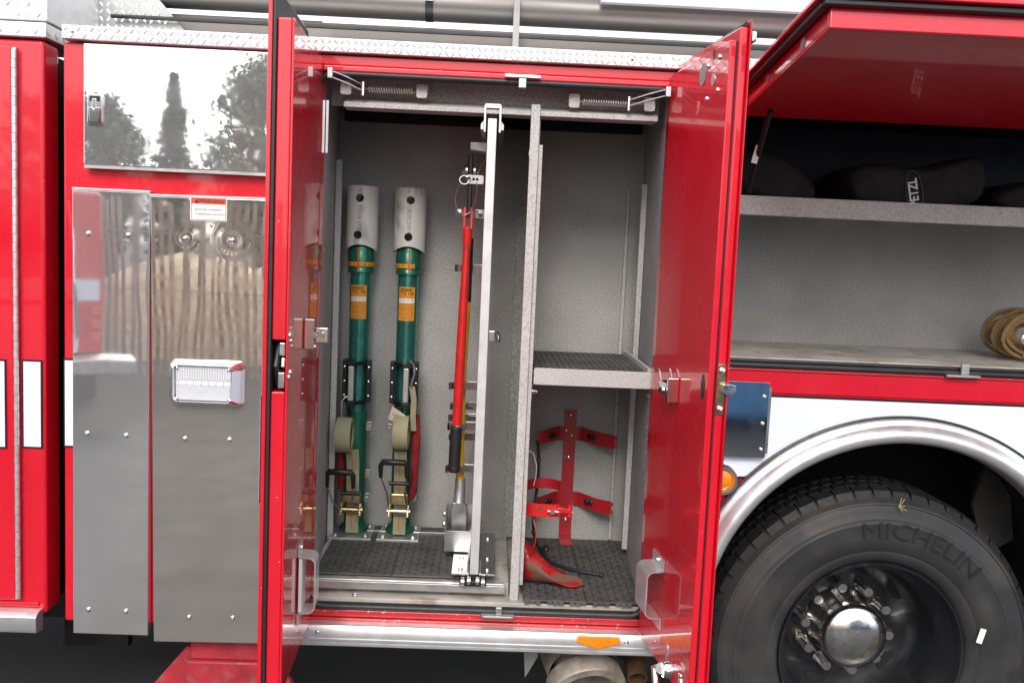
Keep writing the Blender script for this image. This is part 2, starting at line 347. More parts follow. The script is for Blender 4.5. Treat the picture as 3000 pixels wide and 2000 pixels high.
# upper right: red strip over the lift door, red band and arch panel below it
box('lift_header', 'red_paint', T, .7425, 3.2, .0, .05, 2.285, 2.366, .004)
box('red_band', 'red_paint', T, .7425, 3.2, -.004, .03, 1.392, 1.462, .004)
FC = (1.338, .640)
a_lo = math.radians(196); pts = [(.7425, 1.3915), (.7425, .560)]
A = [(x, z_) for x, z_ in arc(FC[0], FC[1], .655, math.radians(188), math.radians(-8), 60)]
poly = [(.7425, .560), (.7425, 1.3915), (3.2, 1.3915), (3.2, .56), (A[-1][0], .56)] 
mb = MB()
# arch panel as quads between the arch and the outer rectangle
top = 1.3915
ring = []
for (x, z_) in A: ring.append((x, z_))
for i in range(len(A)-1):
    (x0, z0), (x1, z1) = A[i], A[i+1]
    if x0 < .7425 and x1 < .7425: continue
    x0c = max(x0, .7425)
    mb.add([(x0c, 0, z0), (x1, 0, z1), (x1, 0, top), (x0c, 0, top)], [(0, 1, 2, 3)])
mb.box(A[-1][0], 3.2, 0, .02, .56, top)
mb.build('arch_panel', 'red_paint', T)
# stripe over the arch
mb = MB(); S = arc(FC[0], FC[1], .690, math.radians(150), math.radians(10), 44); tz = 1.386
mb2 = MB()
def strip(mbx, off, ztop, zbot, y):
    S = arc(FC[0], FC[1], .688+off, math.radians(137.0), math.radians(5), 50)
    P = [(x, max(z_, zbot)) for x, z_ in S]
    P = [(.7435, zbot)] + [p for p in P]
    for i in range(len(P)-1):
        (x0, z0), (x1, z1) = P[i], P[i+1]
        if x1 <= x0: continue
        mbx.add([(x0, y, z0), (x1, y, z1), (x1, y, ztop), (x0, y, ztop)], [(0, 1, 2, 3)])
strip(mb, 0, 1.389, 1.118, -.0055); o = mb.build('stripe_border', 'stripe_black', T)
strip(mb2, .006, 1.381, 1.124, -.0075); mb2.build('reflective_stripe', 'reflective_white', o)
b = box('stripe_border', 'stripe_black', T, -1.307, -1.262, -.0035, -.0005, 1.134, 1.413)
box('reflective_stripe', 'reflective_white', b, -1.302, -1.262, -.0055, -.0037, 1.140, 1.407)

# ---- top diamond plate of the body
o = box('body_tread_strip', 'diamond_plate', T, -1.303, 3.2, -.020, .28, 2.370, 2.412, .004)
diamonds(MB(), (-1.30, -.0205, 2.3725), (1, 0, 0), (0, 0, 1), 3.2, .040, pitch=.0195, L=.012).build('tread_pattern', 'diamond_plate', o, kind='stuff')
diamonds(MB(), (-1.30, -.018, 2.4123), (1, 0, 0), (0, 1, 0), 3.2, .26, pitch=.0262, L=.012).build('tread_pattern', 'diamond_plate', o, kind='stuff')
for x in (-1.27, .40): fast(SCREW, 'screw', (x, -.0205, 2.393), .006, o)

# ---- aerial ladder lying on the roof
lad = MB().tube([(-1.6, .40, 2.625), (3.2, .40, 2.625)], .052, 20).build('ladder_chord', 'aerial_metal', T)
MB().tube([(-1.6, .62, 2.745), (3.2, .62, 2.745)], .060, 20).build('ladder_chord', 'aerial_metal', T)
box('ladder_base_rail', 'satin_rail', T, -.60, 3.2, .335, .345, 2.535, 2.555, .003)
MB().tube([(-1.3, .335, 2.523), (3.2, .335, 2.523)], .007, 8).build('ladder_cable', 'black_plastic', T)
box('ladder_tray', 'aerial_metal', T, -1.2, 3.2, .42, .45, 2.40, 2.56)
box('ladder_side_plate', 'aerial_white', T, .33, 3.2, .30, .33, 2.640, 2.86, .004)
box('ladder_red_mark', 'red_paint', T, 1.0, 1.2, .295, .2995, 2.70, 2.86)
def clamp(x):
    o = MB().ribbon([(x, .40+.056*math.sin(a), 2.625+.056*math.cos(a)) for a in [i*math.pi/8-.3*math.pi for i in range(-7, 3)]], (1, 0, 0), .026, .003).build('clamp_band', 'black_plastic', T)
    box('clamp_plate', 'dull_aluminium', o, x-.013, x+.013, .334, .338, 2.625, 2.648)
clamp(-.245)
o = box('rung_bracket', 'frame_grey', T, .04, .062, .318, .334, 2.40, 2.66, .002)

# ---- polished door with latch, upper left
o = box('polished_hatch', 'mirror_steel', T, -1.233, -.60, -.032, -.004, 2.004, 2.358, .003)
box('hatch_hem', 'plain_steel', o, -1.231, -.60, -.031, -.005, 1.994, 2.0035)
lat = MB().prism(rrect(-1.219, -1.173, 2.122, 2.212, .008), 'y', -.040, -.0322).build('latch_frame', 'chrome', o, .0025)
MB().prism(rrect(-1.214, -1.178, 2.128, 2.206, .006), 'y', -.0412, -.0404).build('latch_recess', 'black_plastic', lat) if False else None
box('latch_pocket', 'black_plastic', lat, -1.211, -1.181, -.0415, -.0403, 2.190, 2.205)
box('latch_neck', 'chrome', lat, -1.203, -1.189, -.0445, -.0403, 2.170, 2.198, .002)
MB().prism([(-1.213, 2.172), (-1.200, 2.172), (-1.196, 2.166), (-1.192, 2.172), (-1.179, 2.172), (-1.182, 2.136), (-1.187, 2.129), (-1.205, 2.129), (-1.210, 2.136)], 'y', -.047, -.0403).build('latch_paddle', 'chrome', lat, .002)

# ---- stainless covers of the stabiliser
pl = box('stabiliser_cover', 'brushed_steel', T, -1.267, -1.034, -.032, -.0045, .546, 1.929, .003)
tp = box('cover_hem', 'satin_rail', pl, -1.267, -1.034, -.033, -.004, 1.9295, 1.935)
for x, z in ((-1.218, 1.799), (-1.099, 1.799), (-1.222, 1.187), (-1.103, 1.185), (-1.218, .626), (-1.102, .624)): fast(SCREW, 'screw', (x, -.0322, z), .0075, pl)
Mr = Matrix.Translation((-1.03, 0, 1.92)) @ Matrix.Rotation(math.radians(-.75), 4, 'Y') @ Matrix.Translation((1.03, 0, -1.92))
pr = box('stabiliser_cover', 'swirl_steel', T, -1.031, -.66, -.040, -.012, .531, 1.919, .003, Mx=Mr)
box('cover_hem', 'satin_rail', pr, -1.031, -.66, -.041, -.012, 1.9195, 1.925, Mx=Mr)
for x, z in ((-.925, 1.797), (-.784, 1.797), (-.920, 1.184), (-.784, 1.186), (-.902, .615), (-.766, .617)): fast(SCREW, 'screw', (x, -.0402, z), .0075, pr)
# warning sticker
st = MB().prism(rrect(-.911, -.801, 1.852, 1.922, .003), 'y', -.0425, -.0405).build('warning_sticker', 'label_white', T)
box('sticker_header', 'label_red', st, -.907, -.805, -.0433, -.0427, 1.9025, 1.919)
def flat(cx, cz, y): return lambda a, b: (cx+a, y, cz+b)
text('sticker_title', 'WARNING', .0155, 'label_black', st, flat(-.848, 1.9105, -.0437), bold=.0003)
MB().add([(-.898, -.0437, 1.9045), (-.884, -.0437, 1.9045), (-.891, -.0437, 1.917)], [(0, 1, 2)]).build('warning_triangle', 'label_black', st)
text('sticker_text', 'Stand clear of stabilizer.', .0085, 'ink_grey', st, flat(-.8975, 1.886, -.0431), align='LEFT')
text('sticker_text', 'Crushing injury may occur.', .0085, 'ink_grey', st, flat(-.8975, 1.8725, -.0431), align='LEFT')
mb = MB()
for b_ in ((-.908, -.804, 1.8545, 1.8555), (-.908, -.804, 1.919, 1.920), (-.908, -.907, 1.8545, 1.92), (-.805, -.804, 1.8545, 1.92)): mb.box(b_[0], b_[1], -.0431, -.0427, b_[2], b_[3])
mb.build('sticker_rule', 'label_black', st)
# warning light
cx, cz = -.852, 1.361
P0 = rrect(cx-.112, cx+.112, cz-.070, cz+.070, .018, 5); P1 = rrect(cx-.108, cx+.104, cz-.066, cz+.066, .018, 5); P2 = rrect(cx-.094, cx+.082, cz-.056, cz+.056, .016, 5); P3 = rrect(cx-.091, cx+.079, cz-.053, cz+.053, .014, 5)
mb = MB()
for (A_, ya), (B_, yb) in zip(((P0, -.041), (P1, -.066), (P2, -.080)), ((P1, -.066), (P2, -.080), (P3, -.072))):
    mb.bridge([(x, ya, z_) for x, z_ in A_], [(x, yb, z_) for x, z_ in B_])
lt = mb.build('warning_light', 'chrome', T, sharp=50)
MB().prism(P3, 'y', -.060, -.045).build('reflector', 'lens_silver', lt)
mb = MB()
for i in range(34):
    x = cx-.086+i*.0050; mb.box(x, x+.0028, -.0715, -.0665, cz+.012, cz+.050)
for i in range(8): mb.box(cx-.086, cx+.074, -.0715, -.0665, cz-.05+i*.0064, cz-.0475+i*.0064)
for i in range(7): mb.box(cx-.082+i*.0225, cx-.0800+i*.0225, -.0715, -.0665, cz-.008, cz+.010)
mb.box(cx-.088, cx+.076, -.0665, -.062, cz-.052, cz+.052)
mb.build('lens', 'lens_clear', lt)
for sx_, sz_ in ((-.084, .046), (.072, .046), (-.084, -.046), (.072, -.046)): fast(SCREW, 'screw', (cx+sx_, -.0722, cz+sz_), .0055, lt)

# ---- stabiliser jack below the covers
jk = MB().prism(rrect(-.922, -.690, .02, .20, .02), 'z', .452, .60).build('stabiliser_jack', 'red_jack', T, .003)
MB().prism(rrect(-.940, -.672, .005, .215, .03), 'z', .30, .450).build('jack_sleeve', 'red_jack', jk, .008)
MB().prism(rrect(-.915, -.698, .03, .19, .02), 'z', .06, .299).build('jack_inner_leg', 'red_jack', jk)
MB().prism([(-.938, .478), (-.905, .478), (-.905, .17), (-1.19, .17)], 'y', .045, .070).build('jack_gusset', 'red_jack', jk, .003)
MB().prism([(-.672, .478), (-.700, .478), (-.700, .17), (-.46, .17)], 'y', .045, .070).build('jack_gusset', 'red_jack', jk, .003)
MB().prism(rrect(-1.20, -.45, -.06, .32, .05), 'z', .005, .169).build('jack_foot', 'red_jack', jk, .01)

# ---- sill rail with amber marker
mb = MB(); prof = [(-.012, .537), (-.050, .540), (-.056, .545), (-.056, .552), (-.053, .554), (-.053, .558), (-.057, .560), (-.057, .566), (-.053, .568), (-.053, .574), (-.050, .600), (-.046, .606), (-.030, .609), (-.012, .6085)]
rl = MB().prism(prof, 'x', -.575, .64).build('rub_rail', 'satin_rail', T)
for x in (-.497, .478): fast(SCREW, 'screw', (x, -.0525, .585), .0075, rl)
MB().prism([(.318, .583), (.322, .602), (.455, .602), (.458, .583), (.388, .563)], 'y', -.060, -.050).build('amber_marker', 'amber', rl, .002)
# ---- compartment interior
box('back_wall', 'granite', T, -.60, .575, .65, .66, .60, 2.36)
MB().prism([(-.556, .05), (-.532, .05), (-.585, .649), (-.60, .649)], 'z', .62, 2.33).build('side_wall', 'granite', T)
MB().prism([(.527, .05), (.545, .05), (.575, .649), (.560, .649)], 'z', .62, 2.33).build('side_wall', 'granite', T)
box('compartment_ceiling', 'granite', T, -.60, .575, .05, .65, 2.331, 2.345)
fl = box('compartment_floor', 'granite_floor', T, -.60, .575, .036, .65, .60, .672)
box('floor_lip', 'granite_floor', T, -.531, .526, .012, .0355, .660, .676, .004)
# header channel and lip
hd = box('header_channel', 'granite', T, -.525, .515, .128, .138, 2.235, 2.33)
MB().prism([(.052, 2.222), (.052, 2.236), (.06, 2.240), (.127, 2.262), (.127, 2.222)], 'x', -.475, .50).build('header_lip', 'granite_lit', hd, .002)
box('ceiling_shade_strip', 'dark_void', T, -.56, .54, .60, .648, 2.255, 2.33)  # dark strip painted in for the unlit rear of the ceiling
# rubber door seal loop
zt, zb, xl, xr, rr_ = 2.312, .648, -.545, .541, .05
P = [(x, .006, z_) for x, z_ in rrect(xl, xr, zb, zt, rr_, 6)]
MB().tube(P, .0115, 10, closed=True).build('door_seal', 'rubber', T)
# strikers
o = box('striker_plate', 'chrome', T, .018, .127, -.020, -.007, 2.322, 2.332, .002)
box('striker_stud', 'dull_aluminium', o, .060, .084, -.018, -.006, 2.292, 2.3215, .003)
o = MB().prism(rrect(.012, .122, -.034, -.006, .013), 'z', .6405, .6475).build('striker_plate', 'dull_aluminium', T, .002)
box('striker_stud', 'dull_aluminium', o, .060, .080, -.024, -.010, .648, .672, .002)
# spring stays of the two doors
def stay(x0, x1, xs0, xs1, xj, door_x, z, s_):
    o = MB().tube([(x0, .045, z+.004), (x1, .045, z)], .0042, 8).build('spring_stay', 'gold_zinc', T)
    for x in (x0, x1):
        mb = MB(); mb.prism(rrect(x-.017, x+.017, z-.020, z+.024, .008), 'y', .040, .050); mb.box(x-.017, x+.017, .05, .127, z+.014, z+.024); mb.build('stay_bracket', 'granite_lit', o, .002)
    n = int(abs(xs1-xs0)/.0075); P = []
    for i in range(n*8+1):
        a = i*2*math.pi/8; P.append((xs0+(xs1-xs0)*i/(n*8), .045+.0085*math.cos(a), z+.0085*math.sin(a)))
    MB().tube(P, .0017, 5).build('coil_spring', 'satin_rail', o)
    MB().tube([(xj, .032, z-.022), (xj, .032, z+.020)], .006, 8).build('pivot_pin', 'chrome', o)
    for dz in (-.008, .010): MB().ribbon([(xj, .030, z+dz), ((xj+door_x)/2, -.01, z+.014+dz), (door_x, -.05, z+.024+dz)], (0, 0, 1), .003, .005).build('stay_link', 'plain_steel', o)
    box('door_anchor', 'plain_steel', o, door_x-.008, door_x+.008, -.060, -.044, z+.010, z+.040, .002)
stay(-.468, -.235, -.400, -.262, -.415, -.500, 2.277, 1)
stay(.470, .236, .398, .262, .405, .508, 2.270, -1)
# angle strips in the rear corners
box('corner_angle', 'granite_lit', T, -.566, -.545, .48, .50, .70, 2.10, .002)
box('corner_track', 'plain_steel', T, -.573, -.566, .50, .62, .70, 2.10)
box('corner_angle', 'granite_lit', T, .528, .548, .46, .48, .72, 2.06, .002)
box('corner_angle', 'granite_lit', T, .500, .512, .635, .649, .70, 2.06, .002)
for z in (2.02, 1.90, 1.78, 1.6, 1.42, 1.30): fast(RIVET, 'rivet', (-.541, .13+random.random()*.03, z), .005, T, face_to((1, -.1, 0)))
for i in range(9): fast(RIVET, 'rivet', (.5262, .07, 1.34-.042*i), .0028, T, face_to((-1, -.2, 0)))
for x, z in ((.325, 2.09), (.315, 1.90)): fast(RIVET, 'rivet', (x, .649, z), .006, T)
box('mirror_strip', 'mirror_steel', T, -.5305, -.522, .06, .075, 2.08, 2.24)
# divider
dv = box('divider_panel', 'granite', T, .128, .136, .07, .64, .69, 2.25)
MB().prism([(.1045, .672), (.132, .672), (.132, 2.255), (.1045, 2.255), (.1045, 2.12), (.1020, 2.105), (.1045, 2.09)], 'y', .040, .052).build('divider_flange', 'granite_lit', dv, .002)
box('divider_return', 'granite_lit', dv, .1325, .146, .056, .068, .72, 2.135, .002)
for i in range(6):
    z = 2.02-.24*i
    fast(RIVET, 'rivet', (.126, .52, z), .005, dv, face_to((-1, -.3, 0))); fast(RIVET, 'rivet', (.126, .30, z+.03), .0035, dv, face_to((-1, -.3, 0)))
box('divider_rear_angle', 'granite', dv, .092, .127, .625, .648, .70, 2.25)
# shelf
sh = MB().prism(rrect(.150, .527, 1.383, 1.437, .006), 'y', .042, .050).build('shelf_front', 'granite_lit', T, .002)
box('shelf_plate', 'granite', T, .150, .530, .051, .62, 1.414, 1.421)
box('shelf_side_rail', 'granite_lit', T, .515, .527, .06, .62, 1.4215, 1.447)
for x, s_ in ((.1475, 1), (.529, -1)):
    b = MB().ribbon([(x, .09, 1.33), (x, .09, 1.376), (x+.004*s_, .09, 1.381), (x+.05*s_, .09, 1.381)], (0, 1, 0), .03, .002).build('shelf_bracket', 'plain_steel', T)
    fast(BOLT, 'bolt', (x, .09, 1.355), .008, b, face_to((s_, 0, 0)))
    MB().lathe([(.009, 0), (.009, .012), (.006, .02), (0, .022)], (x, .085, 1.356), 'x', 12, Mx=None).build('cap_nut', 'chrome', b)
# floor track along the front of the sliding board
tk = box('slide_track', 'dull_aluminium', T, -.545, .090, .050, .062, .690, .716, .002)
box('track_lip', 'satin_rail', tk, -.545, .085, .063, .085, .712, .718, .0015)
box('tray_floor', 'granite_floor', T, -.56, .10, .087, .64, .673, .716)
fast(SCREW, 'screw', (-.395, .030, .677), .010, T, face_to((0, 0, 1)))
box('rear_track', 'plain_steel', T, -.50, .05, .525, .535, .7165, .738, .001)

# ================================================================== HINGED DOORS (parts of the truck)
def door_matrix(P0, u, t): 
    m = Matrix((Vector((u[0], u[1], 0)), Vector((t[0], t[1], 0)), Vector((0, 0, 1)))).transposed().to_4x4(); m.translation = Vector((P0[0], P0[1], 0)); return m
ML = door_matrix((-.530, -.012), (.04, -.9992), (-.9992, -.04))
MR = door_matrix((.520, -.012), (.113, -.9936), (.9936, .113))
def db(name, mat, parent, Mx, u0, u1, t0, t1, z0, z1, bevel=0., **k): return MB().box(u0, u1, t0, t1, z0, z1, Mx).build(name, mat, parent, bevel, **k)
# left door
dl = db('left_door', 'red_paint', T, ML, .004, .488, .0, .0065, .602, 2.352, .002)
db('door_pan_core', 'red_paint', dl, ML, .004, .42, .0067, .042, .602, 2.352)
db('door_pan_edge', 'red_paint', dl, ML, .4203, .488, .0067, .042, 1.549, 2.352, .004)
db('door_pan_edge', 'red_paint', dl, ML, .4203, .488, .0067, .042, .602, 1.416, .004)
db('latch_cavity', 'dark_void', dl, ML, .4203, .426, .0067, .042, 1.4165, 1.5485)
db('door_skin', 'red_paint', dl, ML, -.004, .500, .0520, .063, .575, 2.44, .003)
db('door_edge_seal', 'rubber', dl, ML, .010, .496, .0425, .0517, .59, 2.425, .002)
so_ = db('stripe_border', 'stripe_black', dl, ML, .0, .499, .0632, .0652, 1.126, 1.404)
db('reflective_stripe', 'reflective_white', so_, ML, .0, .494, .0654, .0668, 1.132, 1.398)
mb = MB()
mb.tube([(.445, .030, 1.43), (.47, .034, 1.48), (.445, .030, 1.535)], .010, 10, Mx=ML)
mb.build('latch_cable', 'rubber', dl)
mb = MB(); mb.box(.44, .484, .008, .024, 1.508, 1.543, ML); mb.box(.44, .486, .008, .026, 1.424, 1.466, ML); mb.prism([(.452, 1.47), (.480, 1.478), (.476, 1.503), (.456, 1.506)], 'y', .009, .020, ML)
mb.build('rotary_latch', 'plain_steel', dl, .003)
for u_, z_ in ((.470, 1.560), (.455, 1.545), (.474, 1.452), (.452, 1.462)): fast(SCREW, 'screw', ML @ Vector((u_, 0, z_)), .009, dl, face_to((1, 0, 0)))
# right door
dr = db('right_door', 'red_paint', T, MR, .004, .492, .0, .018, .602, 2.352, .004)
db('door_gap_seal', 'rubber', dr, MR, .010, .490, .0182, .0215, .61, 2.35)
db('door_skin', 'red_paint', dr, MR, .004, .500, .0217, .044, .58, 2.385, .006)
db('door_outer_hem', 'red_paint', dr, MR, .004, .512, .0442, .047, .58, 2.40, .001)
MB().tube([MR @ Vector((.30, .034, 2.386)), MR @ Vector((.495, .038, 2.392))], .006, 8).build('door_top_seal', 'rubber', dr)
db('outer_handle', 'chrome', dr, MR, .47, .515, .048, .060, 2.345, 2.372, .004)
so_ = db('stripe_border', 'stripe_black', dr, MR, .01, .510, .0472, .0490, 1.126, 1.404)
db('reflective_stripe', 'reflective_white', so_, MR, .01, .505, .0492, .0506, 1.132, 1.398)
def oval(parent, Mx, u, z, ru, rz, mat, name, h=.002):
    P = [(u+ru*math.cos(a), z+rz*math.sin(a)) for a in [2*math.pi*i/20 for i in range(20)]]
    return MB().prism(P, 'y', -h, -.0002, Mx).build(name, mat, parent)
oval(dr, MR, .300, 2.300, .024, .030, 'frame_grey', 'rubber_plug'); oval(dr, MR, .385, 2.272, .014, .017, 'dull_aluminium', 'hole_plug')
oval(dr, MR, .455, 1.468, .012, .033, 'black_plastic', 'grip_slot')
for u_, z_ in ((.425, 2.322), (.340, 2.315), (.425, 2.238), (.345, 2.228)): fast(SCREW, 'screw', MR @ Vector((u_, 0, z_)), .0075, dr, face_to((-1, -.1, 0)))
db('top_latch_slot', 'black_plastic', dr, MR, .372, .388, -.0012, -.0002, 2.325, 2.350)
# latch plate on the edge of the right door
lp = MB().prism(rrect(.021, .043, 1.402, 1.535, .005), 'x', .5002, .5035, MR).build('strike_latch', 'gold_zinc', dr, .001)
E1 = MR @ Vector((.5037, .032, 1.518)); E2 = MR @ Vector((.5037, .032, 1.418)); ed = Vector((.113, -.9936, 0))
for e in (E1, E2): fast(SCREW, 'screw', e, .0095, lp, face_to(ed))
mb = MB(); mb.prism([(.032, 1.462), (.052, 1.452), (.066, 1.462), (.066, 1.482), (.050, 1.486), (.032, 1.484)], 'x', .5037, .520, MR); mb.build('latch_bolt', 'dirty_chrome', lp, .002)
# spring catches
def catch(parent, Mx, u, z, s_, label=None):
    o = db('spring_catch', 'chrome', parent, Mx, u-.007, u+.009, -.034, -.0005, z-.038, z+.034, .004)
    mb = MB(); mb.box(u-.075, u-.008, -.034, -.028, z-.020, z+.016, Mx); mb.box(u-.075, u-.008, -.010, -.004, z-.020, z+.016, Mx); mb.box(u-.080, u-.075, -.034, -.004, z-.020, z+.016, Mx)
    mb.build('catch_yoke', 'chrome', o, .0015)
    mb = MB(); mb.prism([(u-.08, z+.016), (u-.095, z+.030), (u-.125, z+.050), (u-.118, z+.054), (u-.088, z+.036), (u-.072, z+.016)], 'y', -.030, -.026, Mx); mb.prism([(u-.035, z+.016), (u-.050, z+.034), (u-.062, z+.054), (u-.054, z+.054), (u-.036, z+.034), (u-.02, z+.016)], 'y', -.012, -.008, Mx)
    mb.build('catch_arm', 'chrome', o, .001)
    P = [(u-.070+.055*i/64, -.019+.008*math.cos(i*2*math.pi/8), z-.002+.008*math.sin(i*2*math.pi/8)) for i in range(65)]
    MB().tube(P, .0014, 5, Mx=Mx).build('catch_spring', 'plain_steel', o)
    fast(BOLT, 'bolt', Mx @ Vector((u-.02, -.035, z-.004)), .008, o, face_to((s_, 0, 0)))
catch(dr, MR, .255, 1.430, -1)
# left door catch
o = db('spring_catch', 'chrome', dl, ML, .236, .252, -.030, -.0005, 1.500, 1.588, .004)
db('catch_tongue', 'chrome', o, ML, .220, .236, -.066, -.0305, 1.520, 1.562, .002)
for t_ in (-.056, -.036): fast(BOLT, 'bolt', ML @ Vector((.2525 if t_ > -.04 else .2365, t_+.004, 1.542)), .0085, o, face_to((0, -1, 0)))
fast(BOLT, 'bolt', ML @ Vector((.244, -.030, 1.508)), .006, o, face_to((1, 0, 0)))
# grab handles
def grab(parent, Mx, u0, u1, z0, z1, pad):
    P = [(-.002, z0-.035), (-.002, z0)] + [(-.012, z0+.001)] + arc(-.030, z0+.022, .020, math.radians(-90), math.radians(-180), 5) + arc(-.030, z1-.022, .020, math.radians(180), math.radians(90), 5) + [(-.012, z1-.001), (-.002, z1), (-.002, z1+.035)]
    pts = [Mx @ Vector((u0, p[0]-.001, p[1])) for p in P]; w_ = Mx.to_3x3() @ Vector((1, 0, 0))
    pts = [p+w_*(u1-u0)/2 for p in pts]
    o = MB().ribbon(pts, w_, u1-u0, .0035).build('grab_handle', 'satin_rail', parent, sharp=60)
    if pad: db('handle_pad', 'label_white', o, Mx, u0+.002, u1-.002, -.014, -.0045, z0+.004, z1-.004, .001)
    for z in (z0-.02, z1+.02): fast(BOLT, 'bolt', Mx @ Vector(((u0+u1)/2, -.0045, z)), .0055, o, face_to(-(Mx.to_3x3() @ Vector((0, 1, 0)))))
grab(dl, ML, .20, .275, .738, .905, True)
grab(dr, MR, .120, .232, .742, .885, False)
# lever at the bottom of the right door
lv = MB().lathe([(.020, -.026), (.024, -.020), (.024, -.001)], (0, 0, 0), 'y', 20, Mx=MR @ Matrix.Translation((.345, 0, .640))).build('lever_boss', 'chrome', dr)
MB().tube([(.335, -.028, .640), (.30, -.034, .628), (.36, -.040, .54)], [.016, .012, .010], 10, Mx=MR).build('lever_arm', 'dirty_chrome', lv)
fast(SCREW, 'screw', MR @ Vector((.425, 0, .66)), .008, dr, face_to((-1, -.1, 0)))
oval(dr, MR, .30, .665, .010, .03, 'dull_aluminium', 'escutcheon')

# ================================================================== LIFT-UP DOOR COMPARTMENT
box('back_wall', 'granite', T, .70, 3.2, .60, .61, 1.50, 2.02)
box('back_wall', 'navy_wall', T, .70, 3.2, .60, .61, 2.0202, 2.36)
box('side_wall', 'granite', T, .743, .755, .052, .599, 1.50, 2.36)
box('compartment_floor', 'granite_floor', T, .7562, 3.2, .012, .599, 1.488, 1.503, .003)
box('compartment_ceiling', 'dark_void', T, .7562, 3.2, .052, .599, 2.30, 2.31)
o = box('shelf_front', 'granite_lit', T, .7562, 3.2, .060, .070, 1.948, 2.010, .004)
box('shelf_plate', 'granite', T, .7562, 3.2, .0702, .598, 1.990, 1.998)
MB().tube([(.72, -.004, 1.480), (3.2, -.004, 1.480)], .0105, 10).build('door_seal', 'rubber', T)
MB().tube([(.72, .004, 1.494), (3.2, .004, 1.494)], .006, 8).build('door_seal', 'rubber', T)
box('sill_cap', 'red_worn', T, .7425, 3.2, -.010, .030, 1.4625, 1.470, .002)
o = MB().prism(rrect(1.44, 1.55, -.030, -.012, .008), 'z', 1.4702, 1.477).build('striker_plate', 'dull_aluminium', T, .001)
box('striker_stud', 'dull_aluminium', o, 1.487, 1.512, -.026, -.014, 1.4775, 1.512, .002)
# the door itself, swung up: v along the door from the hinge, n its outer side (up)
ang = math.atan2(.085, .75)
ML2 = Matrix.Translation((0, -.004, 2.243)) @ Matrix.Rotation(-ang, 4, 'X') @ Matrix.Scale(-1, 4, (0, 1, 0))   # local y = outwards along the door
ld = MB().box(.735, 3.2, .0, .745, 0, .006, ML2).build('lift_door', 'red_inner', T, .002)
mb = MB(); mb.box(.735, .747, .0, .745, .0062, .048, ML2); mb.build('door_side_rim', 'red_paint', ld, .003)
MB().box(.735, 3.2, .745, .757, .0, .048, ML2).build('door_front_rim', 'red_paint', ld, .003)
MB().box(.700, 3.2, -.002, .792, .060, .072, ML2).build('door_skin', 'red_paint', ld, .003)
mb = MB(); mb.box(.715, 3.2, .757, .778, .045, .0595, ML2); mb.box(.712, .7345, .0, .757, .044, .0595, ML2); mb.build('door_edge_seal', 'rubber', ld, .004)
for v_ in (.30, .58):
    P = [(v_+.016*math.cos(a), .026+.013*math.sin(a)) for a in [2*math.pi*i/16 for i in range(16)]]
    MB().prism(P, 'x', .7335, .7348, ML2).build('rubber_plug', 'frame_grey', ld)
gs = MB().tube([(.80, .06, 2.02), (.80, -.12, 2.245)], [.009, .009], 10).build('gas_strut', 'black_plastic', T)
box('strut_tag', 'label_white', gs, .782, .800, -.030, -.029, 2.10, 2.155, Mx=Matrix.Translation((.79, -.03, 2.12)) @ Matrix.Rotation(math.radians(12), 4, 'Y') @ Matrix.Translation((-.79, .03, -2.12)))

# ---- polished plate, amber lamp, fender
o = MB().prism(rrect(.700, .884, 1.190, 1.430, .006), 'y', -.032, -.028).build('polished_flap', 'chrome', T, .001)
box('flap_hinge', 'plain_steel', o, .884, .8915, -.030, -.014, 1.205, 1.414)
for z in (1.385, 1.300, 1.218): fast(SCREW, 'screw', (.869, -.0322, z), .0065, o)
o = MB().lathe([(.052, -.006), (.052, -.016), (.046, -.024), (.037, -.024), (.034, -.016), (.034, -.008)], (.760, 0, 1.111), 'y', 36, caps=False).build('marker_lamp', 'chrome', T)
MB().lathe([(.0335, -.008), (.0335, -.014), (.02, -.022), (0, -.024)], (.760, 0, 1.111), 'y', 24).build('amber_lens', 'amber', o)
# fender ring: rolled section swept round the arch
sec = [(.688, -.002), (.690, -.020), (.684, -.026), (.676, -.026), (.668, -.034), (.656, -.048), (.640, -.054), (.626, -.050), (.616, -.038), (.612, -.018), (.612, .04), (.616, .04), (.618, -.014), (.66, -.004)]
a0, a1, n = math.radians(192), math.radians(-12), 90; rings = []
mb = MB(); vs = []; m_ = len(sec)
for i in range(n+1):
    a = a0+(a1-a0)*i/n
    for r_, y in sec: vs.append((FC[0]+r_*math.cos(a), y, FC[1]+r_*math.sin(a)))
mb.add(vs, [(i*m_+k, i*m_+(k+1) % m_, (i+1)*m_+(k+1) % m_, (i+1)*m_+k) for i in range(n) for k in range(m_)])
fd = mb.build('fender_ring', 'satin_rail', T, sharp=60)
mb = MB(); P = [(FC[0]+.694*math.cos(a0+(a1-a0)*i/n), -.012, FC[1]+.694*math.sin(a0+(a1-a0)*i/n)) for i in range(n+1)]
mb.tube(P, .0055, 6); mb.build('fender_gasket', 'rubber', fd)
# wheel well
mb = MB(); mb.lathe([(.655, .02), (.655, .72), (.02, .72)], (FC[0], 0, FC[1]), 'y', 48, a0=math.radians(-12), a1=math.radians(192)); mb.build('wheel_well', 'dark_void', T, sharp=60)
mb = MB(); mb.prism([(1.78, 1.16), (1.86, 1.10), (1.90, .86), (1.80, .80), (1.74, .98)], 'y', .30, .32); mb.build('mud_flap', 'tyre', T)
box('axle_housing', 'underbody', T, 1.15, 1.5, .75, 2.0, .38, .72)

